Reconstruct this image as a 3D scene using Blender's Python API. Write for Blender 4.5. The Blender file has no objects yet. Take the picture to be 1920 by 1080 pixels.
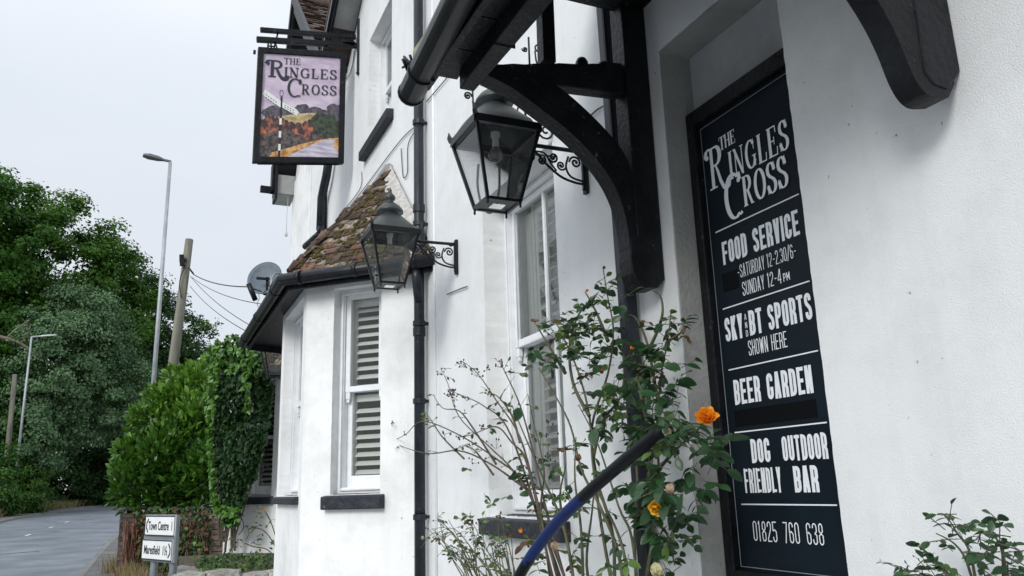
import bpy, math, random
import numpy as np
from mathutils import Vector, Matrix, Euler
from mathutils.geometry import tessellate_polygon
random.seed(7)
R = random.uniform
sc = bpy.context.scene
COL = sc.collection

# ------------------------------------------------------------------ camera
F = 1511.0                                     # focal length in pixels of a 1920 wide picture
CX = np.array([0.91419375, 0.06979329, 0.39922259])
CY = np.array([-0.40412106, 0.23134467, 0.88496656])
CZ = np.array([-0.03059329, -0.97036516, 0.23969879])
CAM = np.array([-1.8, 0.0, 1.35])
cd = bpy.data.cameras.new('camera'); cam = bpy.data.objects.new('camera', cd); COL.objects.link(cam)
cd.sensor_width = 36; cd.lens = F / 1920 * 36; cd.clip_start = 0.05; cd.clip_end = 3000
right = Vector((CX[0], CY[0], CZ[0])); up = -Vector((CX[1], CY[1], CZ[1])); back = -Vector((CX[2], CY[2], CZ[2]))
m3 = Matrix((right, up, back)).transposed()
cam.matrix_world = Matrix.Translation(Vector(CAM)) @ m3.to_4x4()
sc.camera = cam
# ------------------------------------------------------------------ sky, sun, exposure
SUN_EL, SUN_AZ = math.radians(29), math.radians(230)      # azimuth clockwise from +Y
SKYK = 5.5
w = bpy.data.worlds.new('World'); sc.world = w; w.use_nodes = True
nt = w.node_tree; nt.nodes.clear()
N = nt.nodes.new; L = nt.links.new
out = N('ShaderNodeOutputWorld')
sk = N('ShaderNodeTexSky'); sk.sky_type = 'NISHITA'; sk.sun_disc = False
sk.sun_elevation = SUN_EL; sk.sun_rotation = SUN_AZ
b2 = N('ShaderNodeBackground'); b2.inputs['Strength'].default_value = 0.10
tc = N('ShaderNodeTexCoord'); sep = N('ShaderNodeSeparateXYZ'); L(tc.outputs['Generated'], sep.inputs[0])
# overcast sky: the cloud layer brightens smoothly towards the zenith
z0_ = N('ShaderNodeMath'); z0_.operation = 'MAXIMUM'; z0_.inputs[1].default_value = 0; L(sep.outputs['Z'], z0_.inputs[0])
z1_ = N('ShaderNodeMath'); z1_.operation = 'POWER'; z1_.inputs[1].default_value = 2.6; L(z0_.outputs[0], z1_.inputs[0])
mr = N('ShaderNodeMath'); mr.operation = 'MULTIPLY_ADD'; mr.inputs[1].default_value = 1.25 * SKYK; mr.inputs[2].default_value = 0.98 * SKYK; L(z1_.outputs[0], mr.inputs[0])
mp = N('ShaderNodeMapping'); mp.inputs['Scale'].default_value = (1.2, 1.2, 3.2); L(tc.outputs['Generated'], mp.inputs[0])
nz = N('ShaderNodeTexNoise'); nz.inputs['Scale'].default_value = 1.6; nz.inputs['Detail'].default_value = 5; nz.inputs['Roughness'].default_value = 0.5
L(mp.outputs[0], nz.inputs['Vector'])
cr = N('ShaderNodeValToRGB'); cr.color_ramp.elements[0].position = 0.3; cr.color_ramp.elements[1].position = 0.7
cr.color_ramp.elements[0].color = (0.80, 0.855, 0.93, 1); cr.color_ramp.elements[1].color = (0.90, 0.935, 0.985, 1)
L(nz.outputs['Fac'], cr.inputs[0])
vm = N('ShaderNodeVectorMath'); vm.operation = 'SCALE'; L(cr.outputs[0], vm.inputs[0]); L(mr.outputs[0], vm.inputs['Scale'])
va = N('ShaderNodeVectorMath'); va.operation = 'MULTIPLY_ADD'; L(sk.outputs[0], va.inputs[0]); va.inputs[1].default_value = (.1, .1, .1); L(vm.outputs[0], va.inputs[2])   # a little blue sky through the cloud
L(va.outputs[0], b2.inputs['Color']); L(b2.outputs[0], out.inputs[0])
sl = bpy.data.lights.new('sun', 'SUN'); so = bpy.data.objects.new('sun', sl); COL.objects.link(so)
sl.energy = 1.25; sl.angle = math.radians(20); sl.color = (1.0, 0.985, 0.955)
sdir = Vector((math.sin(SUN_AZ) * math.cos(SUN_EL), math.cos(SUN_AZ) * math.cos(SUN_EL), math.sin(SUN_EL)))
so.rotation_euler = sdir.to_track_quat('Z', 'Y').to_euler(); so.location = (-10, -10, 20)
sc.view_settings.view_transform = 'Standard'; sc.view_settings.look = 'None'
sc.view_settings.exposure = 0.6; sc.view_settings.gamma = 1.0; sc.view_settings.use_curve_mapping = False
sc.render.engine = 'CYCLES'; sc.render.resolution_x = 1024; sc.render.resolution_y = 576
sc.cycles.max_bounces = 8; sc.cycles.transparent_max_bounces = 24

# ------------------------------------------------------------------ survey helpers: sight lines cut with real planes
def ray(u, v):
    q = np.array([u - 960, v - 540, F]); return np.array([CX @ q, CY @ q, CZ @ q])
def onX(u, v, x): d = ray(u, v); t = (x - CAM[0]) / d[0]; return Vector(CAM + t * d)
def onY(u, v, y): d = ray(u, v); t = (y - CAM[1]) / d[1]; return Vector(CAM + t * d)
def onZ(u, v, z): d = ray(u, v); t = (z - CAM[2]) / d[2]; return Vector(CAM + t * d)
def onD(u, v, c): d = ray(u, v); t = (c - CAM[0] - CAM[1]) / (d[0] + d[1]); return Vector(CAM + t * d)   # plane x+y=c

# ------------------------------------------------------------------ materials
MATS = {}
def mat(name, col, rough=0.6, var=0.0, vscale=6.0, bump=0.0, bscale=40.0, spec=0.5, metal=0.0, col2=None, detail=6, bdist=0.01, coat=0.0, seed=0.0, trans=0.0, ramp=(0.35, 0.65), stretch=None, objvar=0.0, chip=0.0):
    if name in MATS: return MATS[name]
    m = bpy.data.materials.new(name); m.use_nodes = True; t = m.node_tree; n = t.nodes; b = n['Principled BSDF']
    b.inputs['Roughness'].default_value = rough; b.inputs['Metallic'].default_value = metal
    b.inputs['Specular IOR Level'].default_value = spec; b.inputs['Coat Weight'].default_value = coat
    c1 = (*col, 1)
    if col2 is None: c2 = tuple(min(1, c * (1 + var)) for c in col) + (1,); c1 = tuple(c * (1 - var) for c in col) + (1,)
    else: c2 = (*col2, 1)
    tcn = n.new('ShaderNodeTexCoord'); mpn = n.new('ShaderNodeMapping'); t.links.new(tcn.outputs['Object'], mpn.inputs[0])
    mpn.inputs['Location'].default_value = (seed, seed * 1.7, -seed)
    if stretch: mpn.inputs['Scale'].default_value = stretch
    src = None
    if var or col2 is not None:
        nn = n.new('ShaderNodeTexNoise'); nn.inputs['Scale'].default_value = vscale; nn.inputs['Detail'].default_value = detail; nn.inputs['Roughness'].default_value = 0.62
        t.links.new(mpn.outputs[0], nn.inputs['Vector'])
        rp = n.new('ShaderNodeValToRGB'); rp.color_ramp.elements[0].position = ramp[0]; rp.color_ramp.elements[1].position = ramp[1]
        rp.color_ramp.elements[0].color = c1; rp.color_ramp.elements[1].color = c2
        t.links.new(nn.outputs['Fac'], rp.inputs[0]); src = rp.outputs[0]
    if chip:
        cn_ = n.new('ShaderNodeTexNoise'); cn_.inputs['Scale'].default_value = 38; cn_.inputs['Detail'].default_value = 4; t.links.new(mpn.outputs[0], cn_.inputs['Vector'])
        crp = n.new('ShaderNodeValToRGB'); crp.color_ramp.elements[0].position = 0.69; crp.color_ramp.elements[1].position = 0.73; crp.color_ramp.elements[0].color = (0, 0, 0, 1); crp.color_ramp.elements[1].color = (1, 1, 1, 1)
        t.links.new(cn_.outputs['Fac'], crp.inputs[0]); cm = n.new('ShaderNodeMix'); cm.data_type = 'RGBA'; t.links.new(crp.outputs[0], cm.inputs[0])
        if src: t.links.new(src, cm.inputs[6])
        cm.inputs[7].default_value = (chip, chip * 1.02, chip, 1); src = cm.outputs[2]
    if objvar:
        oi = n.new('ShaderNodeObjectInfo'); mrn = n.new('ShaderNodeMapRange'); t.links.new(oi.outputs['Random'], mrn.inputs[0])
        mrn.inputs['To Min'].default_value = 1 - objvar; mrn.inputs['To Max'].default_value = 1 + objvar
        mx = n.new('ShaderNodeVectorMath'); mx.operation = 'SCALE'
        if src: t.links.new(src, mx.inputs[0])
        else: mx.inputs[0].default_value = col
        t.links.new(mrn.outputs[0], mx.inputs['Scale']); src = mx.outputs[0]
    if src: t.links.new(src, b.inputs['Base Color'])
    else: b.inputs['Base Color'].default_value = c1
    if bump:
        bn = n.new('ShaderNodeTexNoise'); bn.inputs['Scale'].default_value = bscale; bn.inputs['Detail'].default_value = 5
        t.links.new(mpn.outputs[0], bn.inputs['Vector'])
        bp = n.new('ShaderNodeBump'); bp.inputs['Strength'].default_value = bump; bp.inputs['Distance'].default_value = bdist
        t.links.new(bn.outputs['Fac'], bp.inputs['Height']); t.links.new(bp.outputs[0], b.inputs['Normal'])
    if trans:
        tr = n.new('ShaderNodeBsdfTranslucent'); mxs = n.new('ShaderNodeMixShader'); mxs.inputs[0].default_value = trans
        o = n['Material Output']
        if src: t.links.new(src, tr.inputs[0])
        else: tr.inputs[0].default_value = c1
        t.links.new(b.outputs[0], mxs.inputs[1]); t.links.new(tr.outputs[0], mxs.inputs[2]); t.links.new(mxs.outputs[0], o.inputs[0])
    MATS[name] = m; return m

def stucco(name, base, dirt, fine=95, strength=0.5, dist=0.012, dirtpos=(0.45, 0.75), streak=0.0):
    m = bpy.data.materials.new(name); m.use_nodes = True; t = m.node_tree; n = t.nodes; b = n['Principled BSDF']; l = t.links.new
    b.inputs['Roughness'].default_value = 0.82; b.inputs['Specular IOR Level'].default_value = 0.25
    tcn = n.new('ShaderNodeTexCoord')
    n1 = n.new('ShaderNodeTexNoise'); n1.inputs['Scale'].default_value = 2.3; n1.inputs['Detail'].default_value = 9; n1.inputs['Roughness'].default_value = 0.68; l(tcn.outputs['Object'], n1.inputs['Vector'])
    r1 = n.new('ShaderNodeValToRGB'); r1.color_ramp.elements[0].position = dirtpos[0]; r1.color_ramp.elements[1].position = dirtpos[1]
    r1.color_ramp.elements[0].color = (*base, 1); r1.color_ramp.elements[1].color = (*dirt, 1); l(n1.outputs['Fac'], r1.inputs[0])
    # dark pits and chips
    n2 = n.new('ShaderNodeTexNoise'); n2.inputs['Scale'].default_value = 34; n2.inputs['Detail'].default_value = 3; l(tcn.outputs['Object'], n2.inputs['Vector'])
    r2 = n.new('ShaderNodeValToRGB'); r2.color_ramp.elements[0].position = 0.715; r2.color_ramp.elements[1].position = 0.76
    r2.color_ramp.elements[0].color = (0, 0, 0, 1); r2.color_ramp.elements[1].color = (0.8, 0.8, 0.8, 1); l(n2.outputs['Fac'], r2.inputs[0])
    mx = n.new('ShaderNodeMix'); mx.data_type = 'RGBA'; l(r2.outputs[0], mx.inputs[0]); l(r1.outputs[0], mx.inputs[6]); mx.inputs[7].default_value = (0.22, 0.23, 0.22, 1)
    last = mx.outputs[2]
    if streak:
        mpn = n.new('ShaderNodeMapping'); mpn.inputs['Scale'].default_value = (7, 7, 0.45); l(tcn.outputs['Object'], mpn.inputs[0])
        n3 = n.new('ShaderNodeTexNoise'); n3.inputs['Scale'].default_value = 2; n3.inputs['Detail'].default_value = 6; l(mpn.outputs[0], n3.inputs['Vector'])
        r3 = n.new('ShaderNodeValToRGB'); r3.color_ramp.elements[0].position = 0.52; r3.color_ramp.elements[1].position = 0.8
        r3.color_ramp.elements[0].color = (0, 0, 0, 1); r3.color_ramp.elements[1].color = (streak,) * 3 + (1,); l(n3.outputs['Fac'], r3.inputs[0])
        m3_ = n.new('ShaderNodeMix'); m3_.data_type = 'RGBA'; l(r3.outputs[0], m3_.inputs[0]); l(last, m3_.inputs[6]); m3_.inputs[7].default_value = (0.36, 0.37, 0.33, 1)
        last = m3_.outputs[2]
    l(last, b.inputs['Base Color'])
    n4 = n.new('ShaderNodeTexNoise'); n4.inputs['Scale'].default_value = fine; n4.inputs['Detail'].default_value = 4; n4.inputs['Roughness'].default_value = 0.6; l(tcn.outputs['Object'], n4.inputs['Vector'])
    n5 = n.new('ShaderNodeTexNoise'); n5.inputs['Scale'].default_value = 7; n5.inputs['Detail'].default_value = 3; l(tcn.outputs['Object'], n5.inputs['Vector'])
    ma = n.new('ShaderNodeMath'); ma.operation = 'MULTIPLY_ADD'; ma.inputs[1].default_value = 1.6; l(n5.outputs['Fac'], ma.inputs[0]); l(n4.outputs['Fac'], ma.inputs[2])
    bp = n.new('ShaderNodeBump'); bp.inputs['Strength'].default_value = strength; bp.inputs['Distance'].default_value = dist
    l(ma.outputs[0], bp.inputs['Height']); l(bp.outputs[0], b.inputs['Normal'])
    MATS[name] = m; return m

def glass(name, tint=(1, 1, 1), dirt=0.0, refl=1.0, rough=0.0):
    m = bpy.data.materials.new(name); m.use_nodes = True; t = m.node_tree; n = t.nodes; n.clear(); l = t.links.new
    o = n.new('ShaderNodeOutputMaterial'); tr = n.new('ShaderNodeBsdfTransparent'); tr.inputs[0].default_value = (*tint, 1)
    gl = n.new('ShaderNodeBsdfGlossy'); gl.inputs['Roughness'].default_value = rough
    fr = n.new('ShaderNodeFresnel'); fr.inputs[0].default_value = 1.5
    mu = n.new('ShaderNodeMath'); mu.operation = 'MULTIPLY'; mu.inputs[1].default_value = refl; l(fr.outputs[0], mu.inputs[0])
    mx = n.new('ShaderNodeMixShader'); l(mu.outputs[0], mx.inputs[0]); l(tr.outputs[0], mx.inputs[1]); l(gl.outputs[0], mx.inputs[2])
    last = mx.outputs[0]
    if dirt:
        df = n.new('ShaderNodeBsdfDiffuse'); df.inputs[0].default_value = (0.5, 0.52, 0.52, 1); tl = n.new('ShaderNodeBsdfTranslucent'); tl.inputs[0].default_value = (0.5, 0.52, 0.52, 1)
        m1 = n.new('ShaderNodeMixShader'); m1.inputs[0].default_value = 0.5; l(df.outputs[0], m1.inputs[1]); l(tl.outputs[0], m1.inputs[2])
        nn = n.new('ShaderNodeTexNoise'); nn.inputs['Scale'].default_value = 14; nn.inputs['Detail'].default_value = 6
        mr_ = n.new('ShaderNodeMapRange'); mr_.inputs['From Min'].default_value = 0.3; mr_.inputs['From Max'].default_value = 0.7; mr_.inputs['To Min'].default_value = dirt * 0.4; mr_.inputs['To Max'].default_value = dirt * 1.6
        l(nn.outputs['Fac'], mr_.inputs[0])
        m2 = n.new('ShaderNodeMixShader'); l(mr_.outputs[0], m2.inputs[0]); l(last, m2.inputs[1]); l(m1.outputs[0], m2.inputs[2]); last = m2.outputs[0]
    l(last, o.inputs[0]); MATS[name] = m; return m

WALL = stucco('white_roughcast', (0.82, 0.84, 0.85), (0.70, 0.72, 0.72), fine=230, strength=0.5, dist=0.006, streak=0.10)
WALLB = stucco('white_render_smooth', (0.86, 0.87, 0.87), (0.64, 0.66, 0.65), fine=60, strength=0.25, dist=0.006, streak=0.13)
REVEAL = stucco('weathered_shade_grey_render', (0.40, 0.41, 0.40), (0.24, 0.25, 0.24), fine=70, strength=0.5, dist=0.010, dirtpos=(0.3, 0.7), streak=0.5)  # weathered grey, its base darkened to carry the doorway recess shade
BLACKW = mat('black_painted_timber', (0.003, 0.0035, 0.005), 0.45, col2=(0.010, 0.012, 0.016), vscale=9, bump=0.7, bscale=45, bdist=0.008, spec=0.25, chip=.09)
BLACKM = mat('black_painted_iron', (0.004, 0.005, 0.007), 0.36, spec=.3, col2=(0.011, 0.013, 0.017), vscale=14, bump=0.35, bscale=70, bdist=0.003, chip=.07)
PIPE = mat('dark_slate_painted_pipe', (0.009, 0.012, 0.017), 0.38, spec=.35, col2=(0.020, 0.026, 0.035), vscale=10, bump=0.3, bscale=60, bdist=0.003, chip=.12)
SILLM = mat('slate_painted_sill', (0.013, 0.016, 0.023), 0.55, spec=.3, col2=(0.035, 0.040, 0.052), vscale=16, bump=0.8, bscale=50, bdist=0.008, chip=.22)
WOODW = mat('white_gloss_joinery', (0.80, 0.82, 0.84), 0.4, var=0.05, vscale=12, bump=0.15, bscale=40, bdist=0.003)
SHUT = mat('cream_shutter_paint', (0.80, 0.80, 0.74), 0.5, var=0.05)
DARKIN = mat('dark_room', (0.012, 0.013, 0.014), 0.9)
GLASS = glass('window_glass', (0.90, 0.94, 0.95), 0.05, 1.5, 0.015)
LGLASS = glass('lantern_glass', (0.98, 0.99, 0.99), 0.07, 1.3)
BOARD = mat('navy_black_board_paint', (0.0035, 0.0085, 0.0145), 0.5, col2=(0.006, 0.013, 0.021), vscale=5, bump=0.15, bscale=60, bdist=0.002, spec=0.2)
PATCH = mat('overpainted_black_patch', (0.002, 0.0025, 0.004), 0.6, spec=.15)
PRINTW = mat('white_lettering_paint', (0.86, 0.90, 0.95), 0.6, var=0.04, vscale=30)
INK = mat('dark_ink', (0.02, 0.022, 0.035), 0.6)

# ------------------------------------------------------------------ object helpers
def tag(o, label=None, cat=None, group=None, kind=None):
    if label: o['label'] = label
    if cat: o['category'] = cat
    if group: o['group'] = group
    if kind: o['kind'] = kind
    return o
def empty(name, loc, label, cat, group=None):
    o = bpy.data.objects.new(name, None); COL.objects.link(o); o.location = loc; o.empty_display_size = 0.2
    return tag(o, label, cat, group)
def attach(o, parent):
    o.parent = parent
    if parent.type == 'EMPTY': o.matrix_parent_inverse = Matrix.Translation(parent.location).inverted()
def link(name, me, parent=None, M=None):
    o = bpy.data.objects.new(name, me); COL.objects.link(o)
    if parent is not None: attach(o, parent)
    if M is not None: o.matrix_basis = M
    return o
def dup(o, parent=None):
    c = o.copy(); COL.objects.link(c)
    if parent is not None: c.parent = parent
    for ch in list(o.children): dup(ch, c)
    return c
def shift(o, d):
    o.location = Vector(o.location) + Vector(d)

class MB:
    def __init__(s): s.v = []; s.f = []; s.sm = []
    def add(s, vs, fs, smooth=False):
        k = len(s.v); s.v += [tuple(p) for p in vs]; s.f += [tuple(i + k for i in f) for f in fs]; s.sm += [smooth] * len(fs); return s
    def box(s, a, b):
        x0, y0, z0 = (min(a[i], b[i]) for i in range(3)); x1, y1, z1 = (max(a[i], b[i]) for i in range(3))
        return s.add([(x0,y0,z0),(x1,y0,z0),(x1,y1,z0),(x0,y1,z0),(x0,y0,z1),(x1,y0,z1),(x1,y1,z1),(x0,y1,z1)],
                     [(0,3,2,1),(4,5,6,7),(0,1,5,4),(1,2,6,5),(2,3,7,6),(3,0,4,7)])
    def hexa(s, p):       # 8 points ordered like box
        return s.add(p, [(0,3,2,1),(4,5,6,7),(0,1,5,4),(1,2,6,5),(2,3,7,6),(3,0,4,7)])
    def obox(s, o, u, v, w_):   # corner + three edge vectors
        o, u, v, w_ = map(Vector, (o, u, v, w_))
        return s.hexa([o, o+u, o+u+v, o+v, o+w_, o+u+w_, o+u+v+w_, o+v+w_])
    def bar(s, a, b, wd, ht, up=(0, 0, 1)):    # rectangular bar from a to b
        a, b = Vector(a), Vector(b); d = (b - a).normalized(); upv = Vector(up)
        if abs(d.dot(upv)) > 0.98: upv = Vector((0, 1, 0))
        sx = d.cross(upv).normalized() * wd; sy = sx.cross(d).normalized() * ht
        return s.obox(a - sx / 2 - sy / 2, sx, b - a, sy)
    def tube(s, pts, r, n=8, cap=True, smooth=True):
        pts = [Vector(p) for p in pts]; m = len(pts); rs = r if isinstance(r, (list, tuple)) else [r] * m
        vs = []; ref = None
        for i, p in enumerate(pts):
            d = (pts[min(i + 1, m - 1)] - pts[max(i - 1, 0)])
            d = d.normalized() if d.length > 1e-9 else Vector((0, 0, 1))
            if ref is None:
                ref = Vector((0, 0, 1)) if abs(d.z) < 0.9 else Vector((1, 0, 0))
            x = (ref - d * ref.dot(d)).normalized(); y = d.cross(x); ref = x
            for k in range(n):
                a = 2 * math.pi * k / n; vs.append(p + x * rs[i] * math.cos(a) + y * rs[i] * math.sin(a))
        fs = [(i * n + k, i * n + (k + 1) % n, (i + 1) * n + (k + 1) % n, (i + 1) * n + k) for i in range(m - 1) for k in range(n)]
        s.add(vs, fs, smooth)
        if cap: s.add(vs[:n], [tuple(range(n - 1, -1, -1))]); s.add(vs[-n:], [tuple(range(n))])
        return s
    def lathe(s, prof, c, n=16, axis=None, smooth=True):   # prof (r,z)
        c = Vector(c); vs = []
        for r_, z in prof:
            for k in range(n):
                a = 2 * math.pi * k / n; vs.append(c + Vector((r_ * math.cos(a), r_ * math.sin(a), z)))
        fs = [(i * n + k, i * n + (k + 1) % n, (i + 1) * n + (k + 1) % n, (i + 1) * n + k) for i in range(len(prof) - 1) for k in range(n)]
        return s.add(vs, fs, smooth)
    def prism(s, poly, f0, f1):     # poly of 2D points, two mapping functions to 3D
        n = len(poly); a = [Vector(f0(*p)) for p in poly]; b = [Vector(f1(*p)) for p in poly]
        tri = tessellate_polygon([[Vector((p[0], p[1], 0)) for p in poly]])
        s.add(a, [tuple(t) for t in tri]); s.add(b, [tuple(reversed(t)) for t in tri])
        s.add(a + b, [(i, (i + 1) % n, n + (i + 1) % n, n + i) for i in range(n)]); return s
    def mesh(s, name, m, smooth=False):
        me = bpy.data.meshes.new(name); me.from_pydata(s.v, [], s.f); me.validate()
        if any(s.sm) and len(me.polygons) == len(s.sm): me.polygons.foreach_set('use_smooth', s.sm)
        ms = m if isinstance(m, (list, tuple)) else [m]
        for q in ms: me.materials.append(q)
        return me
    def build(s, name, m, parent=None, bevel=0.0, seg=2, fix=True):
        me = s.mesh(name, m)
        if fix:
            import bmesh
            bm = bmesh.new(); bm.from_mesh(me); bmesh.ops.remove_doubles(bm, verts=bm.verts, dist=1e-6); bmesh.ops.recalc_face_normals(bm, faces=bm.faces); bm.to_mesh(me); bm.free()
        o = link(name, me, parent)
        if bevel:
            md = o.modifiers.new('bevel', 'BEVEL'); md.width = bevel; md.segments = seg; md.limit_method = 'ANGLE'; md.angle_limit = math.radians(35)
        return o

def build_each(mb, name, m, parent=None, **kw):
    """one object per connected piece of mb"""
    n = len(mb.v); root = list(range(n))
    def find(a):
        while root[a] != a: root[a] = root[root[a]]; a = root[a]
        return a
    key = {}
    for i, p in enumerate(mb.v):
        k = tuple(round(c, 5) for c in p)
        if k in key: root[find(i)] = find(key[k])
        else: key[k] = i
    for f in mb.f:
        for a in f[1:]: root[find(a)] = find(f[0])
    groups = {}
    for f, s in zip(mb.f, mb.sm): groups.setdefault(find(f[0]), []).append((f, s))
    for fs in groups.values():
        q = MB(); mp = {}
        for f, s in fs:
            for a in f:
                if a not in mp: mp[a] = len(q.v); q.v.append(mb.v[a])
            q.f.append(tuple(mp[a] for a in f)); q.sm.append(s)
        q.build(name, m, parent, **kw)
# ------------------------------------------------------------------ setting
def terrain(y):
    return 0.0 if y < 14 else 0.0145 * (y - 14) if y < 110 else 0.0145 * 96
gm = MB()
ys = [-60, -20, 0, 8, 14, 20, 30, 40, 50, 60, 75, 90, 110, 200, 500, 1500]
xs = [-1200, -300, -100, -40, -15, -8, -3, 0, 5, 20, 60, 200, 1200]
gm.add([(x, y, terrain(y) - 0.02) for y in ys for x in xs], [(j * len(xs) + i, j * len(xs) + i + 1, (j + 1) * len(xs) + i + 1, (j + 1) * len(xs) + i) for j in range(len(ys) - 1) for i in range(len(xs) - 1)])
GRASSG = mat('rough_grass_ground', (0.045, 0.055, 0.022), 0.9, col2=(0.13, 0.11, 0.055), vscale=0.9, bump=0.8, bscale=20, bdist=0.05)
tag(gm.build('ground', GRASSG, fix=False), kind='structure')

def catmull(P, n=8):
    P = [Vector(p) for p in P]; Q = [P[0]] + P + [P[-1]]; o_ = []
    for i in range(1, len(Q) - 2):
        for k in range(n):
            t = k / n; a, b, c, d = Q[i - 1:i + 3]
            o_.append(0.5 * ((2 * b) + (c - a) * t + (2 * a - 5 * b + 4 * c - d) * t * t + (3 * b - a - 3 * c + d) * t ** 3))
    o_.append(P[-1]); return o_
LK = catmull([(-9.0, -30, 0), (-9.0, 0, 0), (-8.5, 30, 0), (-7.9, 42, 0), (-7.6, 52, 0), (-6.6, 63, 0), (-3.9, 76, 0), (2, 88, 0), (12, 100, 0), (30, 112, 0)], 10)
RK = catmull([(-2.85, -30, 0), (-2.85, 0, 0), (-2.75, 16, 0), (-2.5, 29, 0), (-1.9, 40, 0), (0.6, 56, 0), (5.5, 68, 0), (14, 79, 0), (30, 92, 0)], 10)
def strip(A, B, dz, dz2=None):
    dz2 = dz if dz2 is None else dz2
    m_ = MB(); vs = []
    for a, b in zip(A, B): vs += [(a[0], a[1], terrain(a[1]) + dz), (b[0], b[1], terrain(b[1]) + dz2)]
    m_.add(vs, [(2 * i, 2 * i + 1, 2 * i + 3, 2 * i + 2) for i in range(len(A) - 1)]); return m_
ASPH = mat('worn_asphalt', (0.18, 0.205, 0.24), 0.30, col2=(0.31, 0.34, 0.39), vscale=0.8, bump=0.2, bscale=110, bdist=0.006, spec=0.7, detail=10)
PAVE = mat('old_asphalt_footway', (0.075, 0.078, 0.08), 0.8, col2=(0.16, 0.16, 0.155), vscale=2.2, bump=0.8, bscale=80, bdist=0.012, detail=10)
KERB = mat('concrete_kerb', (0.12, 0.12, 0.11), 0.8, col2=(0.20, 0.20, 0.18), vscale=4, bump=0.5)
def off(P, d):
    o_ = []
    for i, p in enumerate(P):
        t = (P[min(i + 1, len(P) - 1)] - P[max(i - 1, 0)]).normalized(); o_.append(p + Vector((t.y, -t.x, 0)) * d)
    return o_
tag(strip(LK, RK, 0.0).build('road', ASPH, fix=False), kind='structure')
pav_out = off(RK, 0.95)
tag(strip(off(RK, 0.12), pav_out, 0.10).build('pavement', PAVE, fix=False), kind='structure')
for A, s_ in ((RK, 1), (LK, -1)):
    k_ = MB(); o1 = off(A, 0.12 * s_); vs = []
    for a, b in zip(A, o1): vs += [(a[0], a[1], terrain(a[1]) - 0.02), (a[0], a[1], terrain(a[1]) + 0.095), (b[0], b[1], terrain(b[1]) + 0.104), (b[0], b[1], terrain(b[1]) - 0.02)]
    k_.add(vs, [(4 * i + j, 4 * i + j + 1, 4 * i + j + 5, 4 * i + j + 4) for i in range(len(A) - 1) for j in range(3)])
    tag(k_.build('kerb', KERB), kind='structure')
LV = off(LK, -0.9)
tag(strip(off(LK, -0.12), LV, 0.1).build('far_pavement', PAVE, fix=False), kind='structure')
# road markings: short broken centre dashes
CLN = [(a + b) / 2 for a, b in zip(LK, RK)]
PAINT = mat('worn_road_paint', (0.42, 0.43, 0.43), 0.7, col2=(0.66, 0.67, 0.67), vscale=9)
for i0 in (19, 27, 32, 37):
    seg = CLN[i0:i0 + 2]; d_ = (seg[1] - seg[0]); seg = [seg[0], seg[0] + d_.normalized() * min(2.4, d_.length)]
    tag(strip(off(seg, -0.05), off(seg, 0.05), 0.004).build('road_marking', PAINT, fix=False), kind='structure')
# patch repair line across road
tar = MB(); tar.add([(-5.6, 23.5, terrain(23.5) + .004), (-4.1, 24.2, terrain(24.2) + .004), (-4.1, 24.32, terrain(24.3) + .004), (-5.6, 23.62, terrain(23.6) + .004)], [(0, 1, 2, 3)])
tag(tar.build('tar_seam', mat('black_tar', (0.02, 0.02, 0.022), 0.5), fix=False), kind='structure')

# forecourt paving in front of the pub, unseen, added to bounce light onto the walls
fc = MB(); fc.add([(-1.85, -6, .012), (-.0, -6, .012), (-.0, 9, .012), (-1.85, 9, .012)], [(0, 1, 2, 3)])
tag(fc.build('bounce_forecourt', mat('pale_bounce_paving', (.26, .27, .26), .85, col2=(.42, .42, .40), vscale=3, bump=.5), fix=False), kind='structure')

# ================================================================== THE PUB
pub = empty('pub_building', (0, 6, 0), 'white rendered two storey pub with black trim, bay windows and tiled bay roof', 'building')

def rect_edge(a0, b0, a1, b1, step=0.025, j=0.0015):
    P = []
    def seg(p, q):
        n = max(1, int(math.dist(p, q) / step))
        for i in range(n):
            t = i / n; jj = j if 0 < i else 0
            P.append((p[0] + (q[0] - p[0]) * t + R(-jj, jj), p[1] + (q[1] - p[1]) * t + R(-jj, jj)))
    seg((a0, b0), (a1, b0)); seg((a1, b0), (a1, b1)); seg((a1, b1), (a0, b1)); seg((a0, b1), (a0, b0)); return P
def holed(name, outline, holes, fn, depth, m, mrev=None, parent=pub, jit=0.0015, step=0.03):
    """planar wall with openings; fn(a, b, d) maps wall coordinates to the world"""
    hs = [rect_edge(*h, step=step, j=jit) for h in holes]
    loops = [outline] + hs; flat = [p for lp in loops for p in lp]
    tri = tessellate_polygon([[Vector((p[0], p[1], 0)) for p in lp] for lp in loops])
    mb = MB(); mb.add([fn(p[0], p[1], 0) for p in flat], [tuple(t) for t in tri])
    o = mb.build(name, m, parent, fix=False)
    rv = MB()
    for h in hs:
        n = len(h); vs = [fn(p[0], p[1], 0) for p in h] + [fn(p[0], p[1], depth) for p in h]
        rv.add(vs, [(i, (i + 1) % n, n + (i + 1) % n, n + i) for i in range(n)])
    if hs: build_each(rv, 'reveal', mrev or m, o, fix=False)
    return o

main = holed('wall', [(-4, -0.1), (12.1, -0.1), (12.1, 5.95), (10.75, 8.3), (8.45, 6.05), (6.0, 7.85), (2.2, 5.3), (-4, 5.3)],
      [(1.785, 0.3, 2.46, 3.07), (3.43, 1.195, 4.40, 3.08), (6.52, 4.68, 7.37, 5.87)], lambda a, b, d: (d, a, b), 0.15, WALL, WALLB)

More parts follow.
